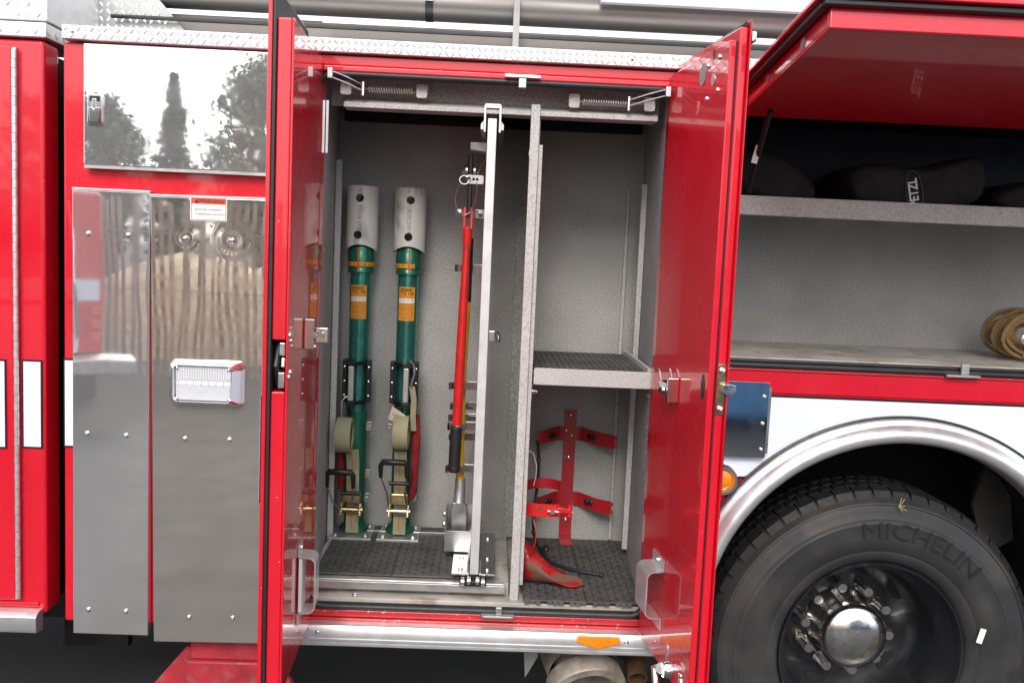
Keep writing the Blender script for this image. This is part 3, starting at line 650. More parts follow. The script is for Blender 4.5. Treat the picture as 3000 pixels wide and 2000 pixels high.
# ---- rear wheel
WC = Vector((1.300, 0, .538))
tyre = MB().lathe([(.306, .062), (.310, .034), (.322, .022), (.345, .012), (.352, .013), (.356, .009), (.40, .001), (.44, .002), (.446, .000), (.452, .003), (.460, .003), (.463, .006), (.485, .009), (.503, .017), (.506, .014), (.511, .016), (.514, .022), (.530, .050), (.540, .07), (.540, .27), (.51, .32), (.30, .32)], WC, 'y', 120, caps=False)
wh = tyre.build('rear_wheel', 'tyre', T, sharp=40)
blk = meshdata(MB().add([(-.0250, .030, .508), (.0250, .030, .508), (-.0275, .092, .5445), (.0275, .092, .5445), (-.0262, .052, .536), (.0262, .052, .536), (-.0235, .040, .500), (.0235, .040, .500), (-.026, .092, .52), (.026, .092, .52)],
     [(0, 1, 5, 4), (4, 5, 3, 2), (0, 6, 7, 1), (0, 4, 2, 8, 6), (1, 7, 9, 3, 5), (2, 3, 9, 8)]), 'tread_block', 'tread')
for i in range(54): inst(blk, 'tread_block', wh, Matrix.Translation(WC) @ Matrix.Rotation(i*2*math.pi/54, 4, 'Y') @ Matrix.Diagonal((1.01, 1, 1.012, 1)))
mb = MB()
for rrow, y0, y1 in ((0, .10, .145), (1, .155, .20), (0, .21, .262)):
    for i in range(84):
        a = (i+.5*rrow)*2*math.pi/84+random.uniform(-.006, .006)
        mb.box(-.0155, .0155, y0, y1, .53, .5508, Matrix.Translation(WC) @ Matrix.Rotation(a, 4, 'Y'))
mb.build('inner_tread', 'tread', wh, kind='stuff')
rim = MB().lathe([(.304, .060), (.309, .034), (.306, .026), (.300, .028), (.297, .045), (.288, .062), (.268, .10), (.262, .16), (.262, .24), (.250, .27), (.225, .300), (.205, .316), (.190, .330), (.11, .330), (.10, .345)], WC, 'y', 96, caps=False).build('rim', 'wheel_black', wh)
for k in range(5):
    a = math.radians(20+72*k); P = [(.225+.026*math.cos(b), .040*math.sin(b)) for b in [2*math.pi*i/18 for i in range(18)]]
    Mx = Matrix.Translation(WC) @ Matrix.Rotation(a, 4, 'Y')
    MB().prism([(q[1], -q[0]) for q in P], 'y', .292, .2975, Mx).build('hand_hole', 'dark_void', rim)
hub = MB().lathe([(.120, .330), (.120, .296), (.114, .29), (.114, .210), (.113, .180), (.110, .166), (.106, .158), (.100, .155), (.090, .1475), (.070, .139), (.043, .133), (.0, .130)], WC, 'y', 64).build('hub_cap', 'dirty_chrome', wh, sharp=60)
nut = meshdata(MB().lathe([(.0235, .330), (.0235, .306), (.021, .299), (.0172, .294), (.0172, .232), (.0155, .228), (0, .228)], (0, 0, 0), 'y', 24), 'lug_nut', 'dirty_chrome')
for k in range(10):
    a = math.radians(29+36*k); inst(nut, 'lug_nut', wh, Matrix.Translation(WC+Vector((.150*math.cos(a), 0, .150*math.sin(a)))))
bd = MB().lathe([(.030, .158), (.030, .1545), (.027, .152), (.026, .150), (0, .1498)], WC+Vector((.018, -.0145, -.036)), 'y', 28).build('hub_badge', 'gold_zinc', hub)
text('badge_mark', 'ConMet', .014, 'label_black', bd, lambda a, b: WC+Vector((.018-b, .1345, -.036+a)), bold=.0003)
# raised letters on the sidewall
def sidewall(rm, a_mid, sgn=1): 
    def f(a, b):
        r_ = rm+b; t_ = a_mid-a/rm; return (WC.x+r_*math.cos(t_), -.0035+.0015*abs(b)/.03, WC.z+r_*math.sin(t_))
    return f
text('tyre_lettering', 'MICHELIN', .078, 'tyre_letters', wh, sidewall(.4215, math.radians(71.5)), bold=0, sx=1.22)
Mx = Matrix.Translation((WC.x+.345, -.004, WC.z+.085)) @ Matrix.Rotation(math.radians(14), 4, 'Y')
box('balance_sticker', 'label_white', wh, -.010, .010, .004, .0055, -.025, .025, Mx=Mx)

# ---- exhaust and bits under the sill
ex = MB().tube([(.24, .80, .56), (.30, .42, .50), (.345, .20, .435), (.362, .12, .405)], [.112, .118, .118, .116], 32, caps=False).build('exhaust_pipe', 'exhaust_steel', T)
Mx = Matrix.Translation((.374, .055, .368)) @ Vector((0, 0, 1)).rotation_difference(Vector((.15, -.86, -.48))).to_matrix().to_4x4()
MB().lathe([(.116, -.06), (.128, -.05), (.134, .0), (.130, .014), (.106, .018), (.092, .008), (.090, -.05), (.086, -.25), (0, -.25)], (0, 0, 0), 'z', 44, Mx=Mx, caps=False).build('exhaust_diffuser', 'exhaust_steel', ex)
MB().tube([(.545, .50, .56), (.540, .25, .478), (.540, .20, .462), (.541, .18, .455)], [.072, .072, .066, .04], 28).build('tail_muffler', 'wheel_black', T)
MB().lathe([(.034, -.09), (.034, .05), (.030, .05), (.030, -.08), (0, -.08)], (0, 0, 0), 'z', 28, Mx=Matrix.Translation((.543, .125, .424)) @ Vector((0, 0, 1)).rotation_difference(Vector((.03, -.88, -.47))).to_matrix().to_4x4()).build('tail_pipe', 'rust', T)
MB().prism([(.155, .58), (.212, .58), (.210, .46), (.170, .385)], 'y', .10, .106).build('support_fin', 'frame_grey', T)

# ================================================================== CONTENTS OF THE OPEN COMPARTMENT
def cyl(cx, cy, r): return lambda a, z: (cx+r*math.sin(a/r), cy-r*math.cos(a/r), z)     # arc length a from the front, height z
def patch(cx, cy, r, a0, a1, z0, z1, n=12):
    f = cyl(cx, cy, r); mb = MB(); A_ = [a0+(a1-a0)*i/n for i in range(n+1)]
    mb.add([f(a, z0) for a in A_]+[f(a, z1) for a in A_], [(i, i+1, n+2+i, n+1+i) for i in range(n)]); return mb
def drill(o, cuts):
    """cut round holes through a mesh object and keep the result as its mesh"""
    tmp = []
    for c, r, ax in cuts:
        k = MB().lathe([(r, -.2), (r, .2)], c, 'y', 20).build('cutter', 'pvc')
        md = o.modifiers.new('hole', 'BOOLEAN'); md.object = k; md.operation = 'DIFFERENCE'; md.solver = 'EXACT'; tmp.append(k)
    bpy.context.view_layer.update()
    me = bpy.data.meshes.new_from_object(o.evaluated_get(bpy.context.evaluated_depsgraph_get()))
    o.modifiers.clear(); o.data = me
    for k in tmp: WM.pop(k.name, None); bpy.data.objects.remove(k)
    me.set_sharp_from_angle(angle=math.radians(40))
def strut(cx, cy, label, second):
    t = thing('rescue_strut', (cx, cy, .717), label, 'strut', 'green rescue struts stored upright')
    # base
    bp = MB().prism([(cx-.078, cy-.115), (cx+.078, cy-.115), (cx+.074, cy+.06), (cx-.074, cy+.06)], 'z', .7175, .736).build('base_plate', 'dull_aluminium', t, .002)
    for dx, dy in ((-.055, -.085), (.055, -.085), (-.055, .04), (.055, .04)): fast(BOLT, 'bolt', (cx+dx, cy+dy, .7362), .008, bp, face_to((0, 0, 1)))
    MB().lathe([(.056, .737), (.056, .744), (.048, .757), (.040, .766)], (cx, cy, 0), 'z', 32).build('base_collar', 'green_dark', t)
    lo = MB().lathe([(.0385, .760), (.0385, 1.19)], (cx, cy, 0), 'z', 40).build('lower_tube', 'green_dark', t)
    MB().lathe([(.0375, 1.190), (.0375, 1.715)], (cx, cy, 0), 'z', 40).build('upper_tube', 'green_anodised', t)
    c = MB().lathe([(.040, 1.698), (.047, 1.700), (.047, 1.712), (.0455, 1.714), (.0455, 1.722), (.048, 1.724), (.048, 1.770), (.0455, 1.774), (.0455, 1.786), (.042, 1.800), (.038, 1.812)], (cx, cy, 0), 'z', 40).build('lock_collar', 'green_dark', t)
    w_ = .048*(1.45 if not second else .55)
    patch(cx, cy, .0485, -.062, w_, 1.724, 1.739).build('collar_band', 'label_orange', c)
    mb = MB()
    for i, a in enumerate((-.05, -.044, -.036, -.020, .016, .022, .034, .042, .050)):
        if a < w_-.006: mb.v += patch(cx, cy, .0489, a, a+.004, 1.729, 1.734, 2).v; n0 = len(mb.v)-6; mb.f += [(n0, n0+1, n0+4, n0+3), (n0+1, n0+2, n0+5, n0+4)]
    mb.build('band_marks', 'label_black', c)
    patch(cx, cy, .0492, .002 if second else -.008, .008 if second else -.002, 1.702, 1.790, 3).build('red_stripe', 'label_red', c)
    # yellow data label
    lb = patch(cx, cy, .0380, -.036 if not second else -.034, .029 if not second else .031, 1.532, 1.655).build('data_label', 'label_orange', t)
    sx_ = -.0035 if not second else -.0015; f = lambda z0, r=.0383: (lambda a, b: cyl(cx, cy, r)(a+sx_, z0+b))
    patch(cx, cy, .0382, sx_-.024, sx_+.020, 1.640, 1.650).build('brand_panel', 'label_black', lb)
    text('brand_print', 'PARATECH', .0085, 'label_orange', lb, f(1.645, .0385), bold=.0002)
    text('model_print', 'TVS 100', .0155, 'label_black', lb, f(1.631), bold=.0003)
    patch(cx, cy, .0382, sx_-.031, sx_+.031, 1.597, 1.613).build('range_panel', 'label_white', lb)
    text('range_print', '47 - 60  119 - 152', .0075, 'label_black', lb, f(1.606, .0385))
    mb = MB()
    for zr in (1.582, 1.553):
        for i in range(11):
            q = patch(cx, cy, .0383, sx_-.026+i*.005, sx_-.023+i*.005, zr, zr+.003, 1); n0 = len(mb.v); mb.v += q.v; mb.f += [tuple(k+n0 for k in g) for g in q.f]
    for zr, ww in ((1.620, .024), (1.590, .026), (1.5655, .024), (1.560, .026), (1.546, .012), (1.541, .025), (1.537, .016)):
        q = patch(cx, cy, .0383, sx_-ww, sx_+ww, zr, zr+.0012, 6); n0 = len(mb.v); mb.v += q.v; mb.f += [tuple(k+n0 for k in g) for g in q.f]
    mb.build('fine_print', 'ink_grey', lb)
    text('warning_print', 'WARNING', .0095, 'label_red', lb, f(1.574), bold=.0003)
    # PVC sleeve over the head, edge arched at the front
    n = 48; P = []
    rO, rI = .0575, .0525
    zb = [1.778+.024*max(0, math.cos(2*math.pi*k/n))**1.5+.020*max(0, -math.cos(2*math.pi*k/n)) for k in range(n)]
    ring = lambda r, z: [(cx+r*math.sin(2*math.pi*k/n), cy-r*math.cos(2*math.pi*k/n), z[k] if isinstance(z, list) else z) for k in range(n)]
    mb = MB(); A_ = [ring(rO, zb), ring(rO, 2.010), ring(rO-.001, 2.0125), ring(rI, 2.0125), ring(rI, zb)]
    vs_ = sum(A_, []); mb.add(vs_, [(j*n+k, j*n+(k+1) % n, ((j+1) % 5)*n+(k+1) % n, ((j+1) % 5)*n+k) for j in range(5) for k in range(n)])
    pv = mb.build('pvc_sleeve', 'pvc', t)
    hx = -.004 if not second else .004
    drill(pv, [((cx+hx, cy, 1.968), .0150, 'y'), ((cx+hx-.004, cy, 1.836), .0150, 'y')])
    if not second:
        text('pipe_print', 'MADE IN U.S.A.', .022, 'ink_grey', pv, lambda a, b: cyl(cx, cy, .0579)(-b, 1.848+a), align='LEFT', sx=.66)
        text('pipe_print', '05/', .020, 'ink_grey', pv, lambda a, b: cyl(cx, cy, .0579)(-b, 1.986+a), align='LEFT', sx=.8)
    else:
        text('pipe_print', 'CORE PVC-DWV PI', .021, 'ink_grey', pv, lambda a, b: cyl(cx, cy, .0579)(b, 1.950-a), align='LEFT', sx=.58)
        text('pipe_print', 'LA', .021, 'ink_grey', pv, lambda a, b: cyl(cx, cy, .0579)(b, 2.010-a), align='LEFT', sx=.7)
    # black carrying guard with pale grip
    g = MB().prism([(cx-.052, 1.228), (cx-.036, 1.222), (cx-.036, 1.382), (cx-.052, 1.382)], 'y', cy-.043, cy-.012).build('carry_guard', 'black_plastic', t, .002)
    for x0, x1 in ((.036, .052),): MB().box(cx+x0, cx+x1, cy-.043, cy-.012, 1.224, 1.382).build('guard_side', 'black_plastic', g, .002)
    s_ = 1 if not second else -1
    for z in (1.222, 1.366):
        MB().prism([(cx-.036, cy-.044), (cx-s_*.026, cy-.098), (cx+s_*.000, cy-.100), (cx+.036, cy-.044)] if s_ > 0 else [(cx-.036, cy-.044), (cx-.002, cy-.100), (cx+.024, cy-.098), (cx+.036, cy-.044)], 'z', z, z+.015).build('guard_bracket', 'black_plastic', g, .002)
    xb = cx-.013 if not second else cx+.011
    MB().box(xb-.0105, xb+.0105, cy-.096, cy-.080, 1.2375, 1.3655).build('grip_bar', 'dull_aluminium', g, .004)
    for z in (1.25, 1.303, 1.356):
        for dx in (-.044, .044): fast(SCREW, 'screw', (cx+dx, cy-.0432, z), .0055, g)
    # small side tabs
    for z in ((1.135, .955, .865) if not second else (1.130, .965, .875)):
        for sd_ in ((1,) if not second or z < 1 else (-1,)):
            b = MB().prism(rrect(cx+sd_*.049-.011, cx+sd_*.049+.011, z-.017, z+.017, .004), 'y', cy-.028, cy-.024).build('side_tab', 'plain_steel', t, .001)
            fast(BOLT, 'bolt', (cx+sd_*.050, cy-.0282, z-.002), .005, b)
    # ratchet strap: hook, rolled webbing, webbing down the front, handle, ratchet
    if not second:
        MB().tube([(cx-.038, cy-.072, 1.145), (cx-.047, cy-.075, 1.19), (cx-.046, cy-.074, 1.232), (cx-.036, cy-.070, 1.247), (cx-.020, cy-.066, 1.250)], .0050, 10).build('strap_hook', 'plain_steel', t)
    else:
        MB().tube([(cx+.012, cy-.10, 1.386), (cx+.024, cy-.104, 1.394), (cx+.038, cy-.10, 1.380), (cx+.042, cy-.10, 1.345), (cx+.034, cy-.10, 1.318), (cx+.032, cy-.10, 1.298)], .0050, 10).build('strap_hook', 'plain_steel', t)
        MB().ribbon([(cx+.034, cy-.094, 1.300), (cx+.042, cy-.090, 1.25), (cx+.040, cy-.086, 1.19), (cx+.044, cy-.080, 1.135)], (1, .2, 0), .020, .006).build('strap_tail', 'webbing', t)
    rx, rz, rr_ = (cx-.030, 1.112, .064) if not second else (cx+.001, 1.128, .063)
    ro = MB().lathe([(rr_-.0005, -.027), (rr_, -.022), (rr_+.001, 0), (rr_, .022), (rr_-.0005, .027), (.044, .027), (.044, -.027)], (rx, cy-.092, rz), 'x', 40, closed=True).build('webbing_roll', 'webbing', t)
    mb = MB()
    for k in range(3):
        mb.lathe([(.047+.006*k, -.0276), (.0485+.006*k, -.0276)], (rx, cy-.092, rz), 'x', 36, caps=False); mb.lathe([(.047+.006*k, .0276), (.0485+.006*k, .0276)], (rx, cy-.092, rz), 'x', 36, caps=False)
    mb.build('roll_edges', 'webbing_cream', ro)
    MB().lathe([(.043, -.02), (.043, .02)], (rx, cy-.092, rz), 'x', 20).build('roll_core', 'black_plastic', ro)
    wb = MB().ribbon([(cx, cy-.095, 1.06), (cx, cy-.070, 1.0), (cx+.0, cy-.066, .93), (cx+.002, cy-.062, .86), (cx+.002, cy-.066, .81), (cx+.002, cy-.070, .742)], (1, 0, 0), .046, .003).build('webbing', 'webbing', t)
    MB().ribbon([(cx-.002, cy-.0985, 1.06), (cx-.002, cy-.0725, 1.0), (cx-.002, cy-.0685, .93), (cx, cy-.0645, .86), (cx, cy-.0685, .81), (cx, cy-.0725, .76)], (1, 0, 0), .0022, .0008).build('webbing_stitch', 'label_red', wb)
    hx, hz = (cx-.036, .985) if not second else (cx-.018, 1.028)
    h = MB().tube([(hx-.047, cy-.128, hz-.058), (hx-.047, cy-.136, hz-.012), (hx-.040, cy-.138, hz), (hx+.040, cy-.138, hz), (hx+.047, cy-.136, hz-.012), (hx+.047, cy-.128, hz-.058)], [.007, .0095, .0115, .0115, .0095, .007], 10).build('ratchet_handle', 'black_plastic', t)
    MB().tube([(hx-.047, cy-.128, hz-.055), (hx-.034+.01, cy-.110, hz-.125), (cx-.034, cy-.096, .835)], .0032, 6).build('handle_wire', 'plain_steel', h)
    MB().tube([(hx+.047, cy-.128, hz-.055), (hx+.040, cy-.110, hz-.125), (cx+.036, cy-.096, .835)], .0032, 6).build('handle_wire', 'plain_steel', h)
    MB().tube([(cx-.036, cy-.112, hz-.083), (cx+.034, cy-.112, hz-.083)], .0075, 10).build('release_bar', 'black_plastic', h)
    rb = MB().box(cx-.033, cx+.033, cy-.098, cy-.082, .862, .902).build('ratchet_body', 'gold_zinc', t, .004)
    MB().tube([(cx-.042, cy-.090, .835), (cx+.042, cy-.090, .835)], .0105, 16).build('ratchet_spool', 'plain_steel' if second else 'gold_zinc', rb)
    for dx in (-.034, .034):
        mb = MB(); N = 14; P = []
        for i in range(N*2): r_ = .024 if i % 2 else .019; P.append((cy-.090+r_*math.cos(i*math.pi/N), .835+r_*math.sin(i*math.pi/N)))
        mb.prism(P, 'x', cx+dx-.0025, cx+dx+.0025); mb.build('ratchet_wheel', 'gold_zinc', rb)
        MB().prism([(cy-.102, .902), (cy-.078, .902), (cy-.074, .79), (cy-.096, .79)], 'x', cx+dx*.80-.0012, cx+dx*.80+.0012).build('ratchet_frame', 'gold_zinc', rb)
    if second:
        pt = MB(); Pp = [(cx+.052, cy-.05, 1.19), (cx+.054, cy-.052, 1.10), (cx+.050, cy-.05, 1.02), (cx+.053, cy-.05, .95), (cx+.046, cy-.05, .90), (cx+.044, cy-.05, .868)]
        pt.tube(Pp, [.010, .017, .015, .013, .014, .006], 9); o = pt.build('red_pouch', 'red_cloth', t)
        for v in o.data.vertices: v.co += Vector((random.uniform(-.003, .003), random.uniform(-.003, .003), random.uniform(-.004, .004)))
        MB().prism([(cx-.048, 1.178), (cx+.030, 1.150), (cx+.012, 1.196), (cx-.034, 1.226)], 'y', cy-.100, cy-.098, ).build('strap_tag', 'webbing_cream', t)
        text('tag_print', 'POUNDS', .012, 'label_black', t, lambda a, b: (cx-.012-a*.93+b*.3, cy-.1006, 1.192+a*.30-b*.93))
    else:
        MB().tube([(cx-.046, cy-.05, 1.05), (cx-.048, cy-.05, .98), (cx-.045, cy-.05, .90)], [.012, .014, .010], 8).build('red_pouch', 'red_cloth', t)
strut(-.476, .545, 'green rescue strut beside the grey side wall, strap hook tucked under its guard', False)
strut(-.302, .545, 'green rescue strut with long red cloth pouch hanging down its side', True)

# ---- pull-out tool board with rollers
tb = thing('tool_board', (-.014, .3, .72), 'aluminium pull-out tool board on black rollers between struts and divider', 'tool board')
box('board_edge', 'white_bar', tb, -.0285, .0, .050, .060, .752, 2.208, .002)
box('board_sheet', 'dull_aluminium', tb, -.019, -.009, .0602, .56, .775, 2.20)
mb = MB(); mb.prism([(-.041, 2.165), (-.034, 2.165), (-.034, 2.238), (.006, 2.238), (.006, 2.165), (.013, 2.165), (.013, 2.246), (.009, 2.252), (-.037, 2.252), (-.041, 2.246)], 'y', .046, .60); mb.prism([(-.050, 2.188), (-.0412, 2.200), (-.0412, 2.172), (-.050, 2.172)], 'y', .046, .60); mb.prism([(.022, 2.188), (.0132, 2.200), (.0132, 2.172), (.022, 2.172)], 'y', .046, .60)
mb.build('top_guide', 'dull_aluminium', tb, .001)
for x0, x1 in ((-.088, -.031), (.0025, .054)):
    o = box('base_flange', 'plain_steel', tb, x0, x1, .050, .50, .748, .754, .001)
    box('base_web', 'plain_steel', tb, (x1-.006) if x0 < -.05 else x0, x1 if x0 < -.05 else x0+.006, .055, .50, .7545, .80)
    for y in (.09, .20, .42): fast(BOLT, 'bolt', ((x0+x1)/2, y, .7542), .007, o, face_to((0, 0, 1)))
rbk = box('roller_block', 'black_plastic', tb, -.060, .026, .030, .090, .7185, .735, .003)
for x, y in ((-.050, .040), (-.030, .050), (-.002, .050), (.016, .040)):
    MB().lathe([(.013, -.0065), (.015, -.005), (.015, .005), (.013, .0065)], (x, y-.006, .7325), 'x', 18).build('roller', 'plain_steel', rbk)
box('roller_cage', 'black_plastic', rbk, -.060, .026, .055, .085, .7352, .747)
bx = MB()
bx.box(-.122, -.118, .25, .34, .760, .905); bx.box(-.1178, -.024, .25, .2535, .760, .832); bx.box(-.1178, -.024, .336, .340, .760, .905); bx.box(-.1178, -.024, .2537, .3358, .760, .764)
bo = bx.build('tool_socket_box', 'plain_steel', tb)
for z in (.878, .842): fast(BOLT, 'bolt', (-.1222, .30, z), .010, bo, face_to((-1, -.2, 0)))
br = MB().prism([(-.086, 2.158), (-.034, 2.158), (-.030, 2.162), (-.030, 2.10), (-.034, 2.10), (-.034, 2.126), (-.086, 2.132)], 'y', .26, .33).build('top_bracket', 'dull_aluminium', tb, .002)
# spring clips along the board
for z, d in ((1.925, .36), (1.735, .40), (1.333, .30), (1.242, .42), (1.214, .34), (1.196, .28), (1.130, .42), (1.047, .28)):
    y = d; P = [(-.024, y, z), (-.060, y, z), (-.066, y-.004, z), (-.072, y-.022, z), (-.090, y-.026, z), (-.108, y-.024, z), (-.116, y-.014, z), (-.121, y-.012, z), (-.126, y-.018, z), (-.120, y-.028, z)]
    P = [(q[0]+random.uniform(-.002, .002), q[1], q[2]) for q in P]
    o = MB().ribbon(P, (0, 0, 1), .024, .002).build('spring_clip', 'chrome', tb, sharp=70)
    box('clip_foot', 'plain_steel', o, -.064, -.022, y+.0015, y+.012, z-.015, z+.015, .001)
o = MB().prism(rrect(-.092, -.036, 2.018, 2.048, .006), 'y', .245, .250).build('hasp_plate', 'dull_aluminium', tb, .001)
for dx in (-.070, -.058): MB().lathe([(.0045, -.0006), (0, -.0006)], (dx, .2445, 2.034), 'y', 12).build('hasp_hole', 'dark_void', o)
MB().tube([(-.095, .235, 2.036), (-.080, .235, 2.036)], .005, 8).build('hitch_pin', 'chrome', o)
MB().tube([(-.100+.016*math.cos(a), .236, 2.030+.014*math.sin(a)) for a in [2*math.pi*i/20 for i in range(20)]], .0016, 5, closed=True).build('pin_ring', 'chrome', o)
MB().tube([(-.112, .24, 2.020), (-.126, .24, 1.985), (-.128, .24, 1.955), (-.118, .24, 1.925), (-.100, .24, 1.912), (-.078, .24, 1.922), (-.062, .24, 1.955), (-.058, .24, 2.0), (-.062, .25, 2.04), (-.048, .26, 2.08), (-.038, .27, 2.10)], .0016, 6).build('lanyard_wire', 'chrome', o)
mb = MB(); mb.box(.0005, .022, .20, .225, 1.500, 1.535); mb.build('side_catch', 'chrome', tb, .002); MB().tube([(.028, .205, 1.53), (.034, .198, 1.515), (.034, .198, 1.500)], .007, 8).build('catch_knob', 'chrome', tb)

# ---- red lever tool clipped to the board
rt_ = thing('lever_tool', (-.098, .24, 1.045), 'long red steel lever with black ribbed grip and forked end, clipped to tool board', 'lever')
x_at = lambda z: -.083-.012*(1.93-z)/.73
MB().tube([(x_at(z), .255, z) for z in (1.80, 1.79, 1.62, 1.45, 1.3, 1.203)], [.0115, .0118, .0150, .0165, .0168, .0165], 20).build('lever_shaft', 'red_tool', rt_)
mb = MB(); mb.tube([(x_at(1.80), .255, 1.798), (x_at(1.83), .255, 1.835), (x_at(1.87), .255, 1.875)], [.0135, .016, .0165], 16)
for s_ in (-1, 1): mb.box(x_at(1.9)-.0045+s_*.012, x_at(1.9)+.0045+s_*.012, .243, .267, 1.868, 1.940)
mb.build('lever_fork', 'red_tool', rt_, .002)
MB().tube([(-.081, .255, 1.905), (-.081, .255, 2.115)], .0085, 10).build('link_rod', 'rubber', rt_)
for dx in (-.024, .024): fast(BOLT, 'bolt', (-.083+dx+(.010 if dx > 0 else -.0), .255, 1.922), .013, rt_, face_to((1 if dx > 0 else -1, 0, 0)))
for dx, z in ((-.016, 2.062), (.010, 2.062)): MB().lathe([(.018, -.005), (.020, -.003), (.020, .003), (.018, .005)], (-.078+dx, .27, z), 'x', 20).build('pulley_cheek', 'plain_steel', rt_)
fast(BOLT, 'bolt', (-.100, .27, 2.052), .012, rt_, face_to((-1, 0, 0)))
mb = MB(); zz = [1.196-.0042*i for i in range(34)]; P = [(x_at(z)-.001, .252, z) for z in zz]
mb.tube(P, [.0195+(.0012 if i % 2 else 0) for i in range(34)], 16); mb.tube([(x_at(1.055)-.001, .252, 1.056), (x_at(1.045)-.001, .252, 1.047), (x_at(1.04)-.001, .252, 1.040)], [.021, .0225, .018], 16)
mb.build('lever_grip', 'rubber', rt_, sharp=80)
# ---- yellow handled tool behind it
yt = thing('digging_tool', (-.078, .36, .77), 'yellow fibreglass handled tool with grey steel socket standing in the board box', 'hand tool')
MB().tube([(-.076, .345, 1.62), (-.082, .335, 1.35), (-.080, .31, 1.04), (-.077, .305, .985)], [.011, .0115, .014, .015], 14).build('handle', 'yellow_fibre', yt)
MB().tube([(-.076, .346, 1.84), (-.076, .345, 1.6205)], .012, 14).build('handle_sleeve', 'rubber', yt)
MB().tube([(-.076, .305, 1.005), (-.076, .304, .975), (-.077, .302, .935), (-.078, .300, .92)], [.0175, .0185, .0195, .021], 16).build('socket', 'dull_aluminium', yt)
mb = MB(); mb.prism([(-.098, .92), (-.060, .92), (-.050, .905), (-.046, .77), (-.100, .77), (-.104, .90)], 'y', .290, .296); mb.build('blade', 'plain_steel', yt, .002)

# ---- floor mats
def mat_mesh(W, D, cell=.026, bar=.0070, h=.005):
    mb = MB(); nx, ny = max(1, round(W/cell)), max(1, round(D/cell)); cx, cy = W/nx, D/ny
    def bar_(x0, y0, x1, y1, b=bar):
        d = Vector((x1-x0, y1-y0, 0)); n = Vector((-d.y, d.x, 0)).normalized()*b/2; z = Vector((0, 0, h))
        A_ = [Vector((x0, y0, 0))+n, Vector((x0, y0, 0))-n, Vector((x1, y1, 0))-n, Vector((x1, y1, 0))+n]
        mb.add(A_+[p+z for p in A_], [(4, 5, 6, 7), (0, 4, 7, 3), (1, 2, 6, 5)])
    for i in range(nx+1): bar_(i*cx, 0, i*cx, D)
    for j in range(ny+1): bar_(0, j*cy, W, j*cy)
    for i in range(nx):
        for j in range(ny):
            if (i+j) % 2: bar_(i*cx, j*cy, (i+1)*cx, (j+1)*cy)
            else: bar_(i*cx, (j+1)*cy, (i+1)*cx, j*cy)
            bar_(i*cx, (j+.5)*cy, (i+1)*cx, (j+.5)*cy, .004)
    mb.box(0, W, 0, D, -.003, -.0005); return mb
def mat_(label, x0, x1, y0, y1, z, nx, ny, lip=False, cell=.026):
    t = thing('floor_mat', ((x0+x1)/2, (y0+y1)/2, z-.012), label, 'mat'); W, D = (x1-x0)/nx-.003, (y1-y0)/ny-.003
    me = meshdata(mat_mesh(W, D, cell), 'mat_tile', 'rubber_mat'); me.materials.append(MATS['dark_void'])
    for p in me.polygons: p.material_index = 1 if p.center.z < 0 else 0
    for i in range(nx):
        for j in range(ny): inst(me, 'mat_tile', t, Matrix.Translation((x0+i*(W+.003), y0+j*(D+.003), z-.0055)))
    if lip:
        n = 22; W2 = (x1-x0)/n
        for i in range(n):
            a = x0+i*W2
            if i % 4 == 3: continue
            box('edge_tab', 'rubber_mat', t, a+.001, a+W2-.001, y0-.004, y0-.0005, z-.017+(.004 if i % 3 == 1 else 0), z-.002, .001)
    return t
mat_('black perforated rubber mat in front of the two green struts', -.535, -.03, .092, .62, .7290, 2, 2)
mat_('dusty black perforated rubber mat below the red extinguisher bracket', .150, .555, .004, .645, .6950, 2, 3, True)
mat_('thin black rubber mat lying on the narrow granite grey shelf', .156, .512, .056, .60, 1.4335, 1, 2, cell=.02)

# ---- extinguisher brackets and straps
eb = thing('extinguisher_bracket', (.330, .64, .70), 'empty red extinguisher bracket with four arms screwed to the grey back wall', 'bracket')
MB().ribbon([(.330, .642, 1.205), (.330, .642, .735), (.330, .640, .712), (.330, .60, .700), (.332, .555, .699)], (1, 0, 0), .047, .004).build('upright', 'red_bracket', eb, sharp=60)
for z in (1.185, 1.02, .775): fast(SCREW, 'screw', (.330, .6395, z), .008, eb)
for zc, sgn in ((1.115, 1), (.860, 1)):
    P = [(.202, .555, zc-.006), (.222, .556, zc-.004), (.282, .632, zc), (.300, .6375, zc), (.360, .6375, zc), (.378, .632, zc), (.440, .575, zc-.008), (.478, .565, zc-.012), (.492, .555, zc-.012)]
    a = MB().ribbon(P, (0, 0, 1), .052, .003).build('arm', 'red_bracket', eb, sharp=60)
    for x, y in ((.250, .592), (.262, .603), (.405, .605), (.418, .594)):
        Mx = Matrix.Translation((x, y-.003, zc-.003)) @ face_to((.6 if x < .33 else -.6, -.8, 0))
        MB().lathe([(.0115, 0), (.0115, -.004), (.008, -.007), (0, -.007)], (0, 0, 0), 'y', 14, Mx=Mx).build('rubber_button', 'rubber', a)
    MB().prism([(.488, zc-.034), (.500, zc-.034), (.500, zc-.018), (.494, zc-.018), (.494, zc-.002), (.500, zc-.002), (.500, zc+.012), (.488, zc+.012)], 'y', .547, .550).build('hook_tip', 'red_bracket', a)
for x, z in ((.316, 1.126), (.338, 1.106)): fast(SCREW, 'screw', (x, .6355, z), .006, eb)
b2 = thing('extinguisher_bracket', (.150, .25, .70), 'red extinguisher bracket with clamp band and scoop foot fixed to the divider', 'bracket')
box('upright', 'red_bracket', b2, .1465, .1515, .17, .22, .70, 1.10, .001)
ringp = lambda cz, r, a0_, a1_, n, cy_=.25: [(.158+r+ r*math.cos(math.radians(a0_+(a1_-a0_)*i/n)), cy_+r*math.sin(math.radians(a0_+(a1_-a0_)*i/n)), cz) for i in range(n+1)]
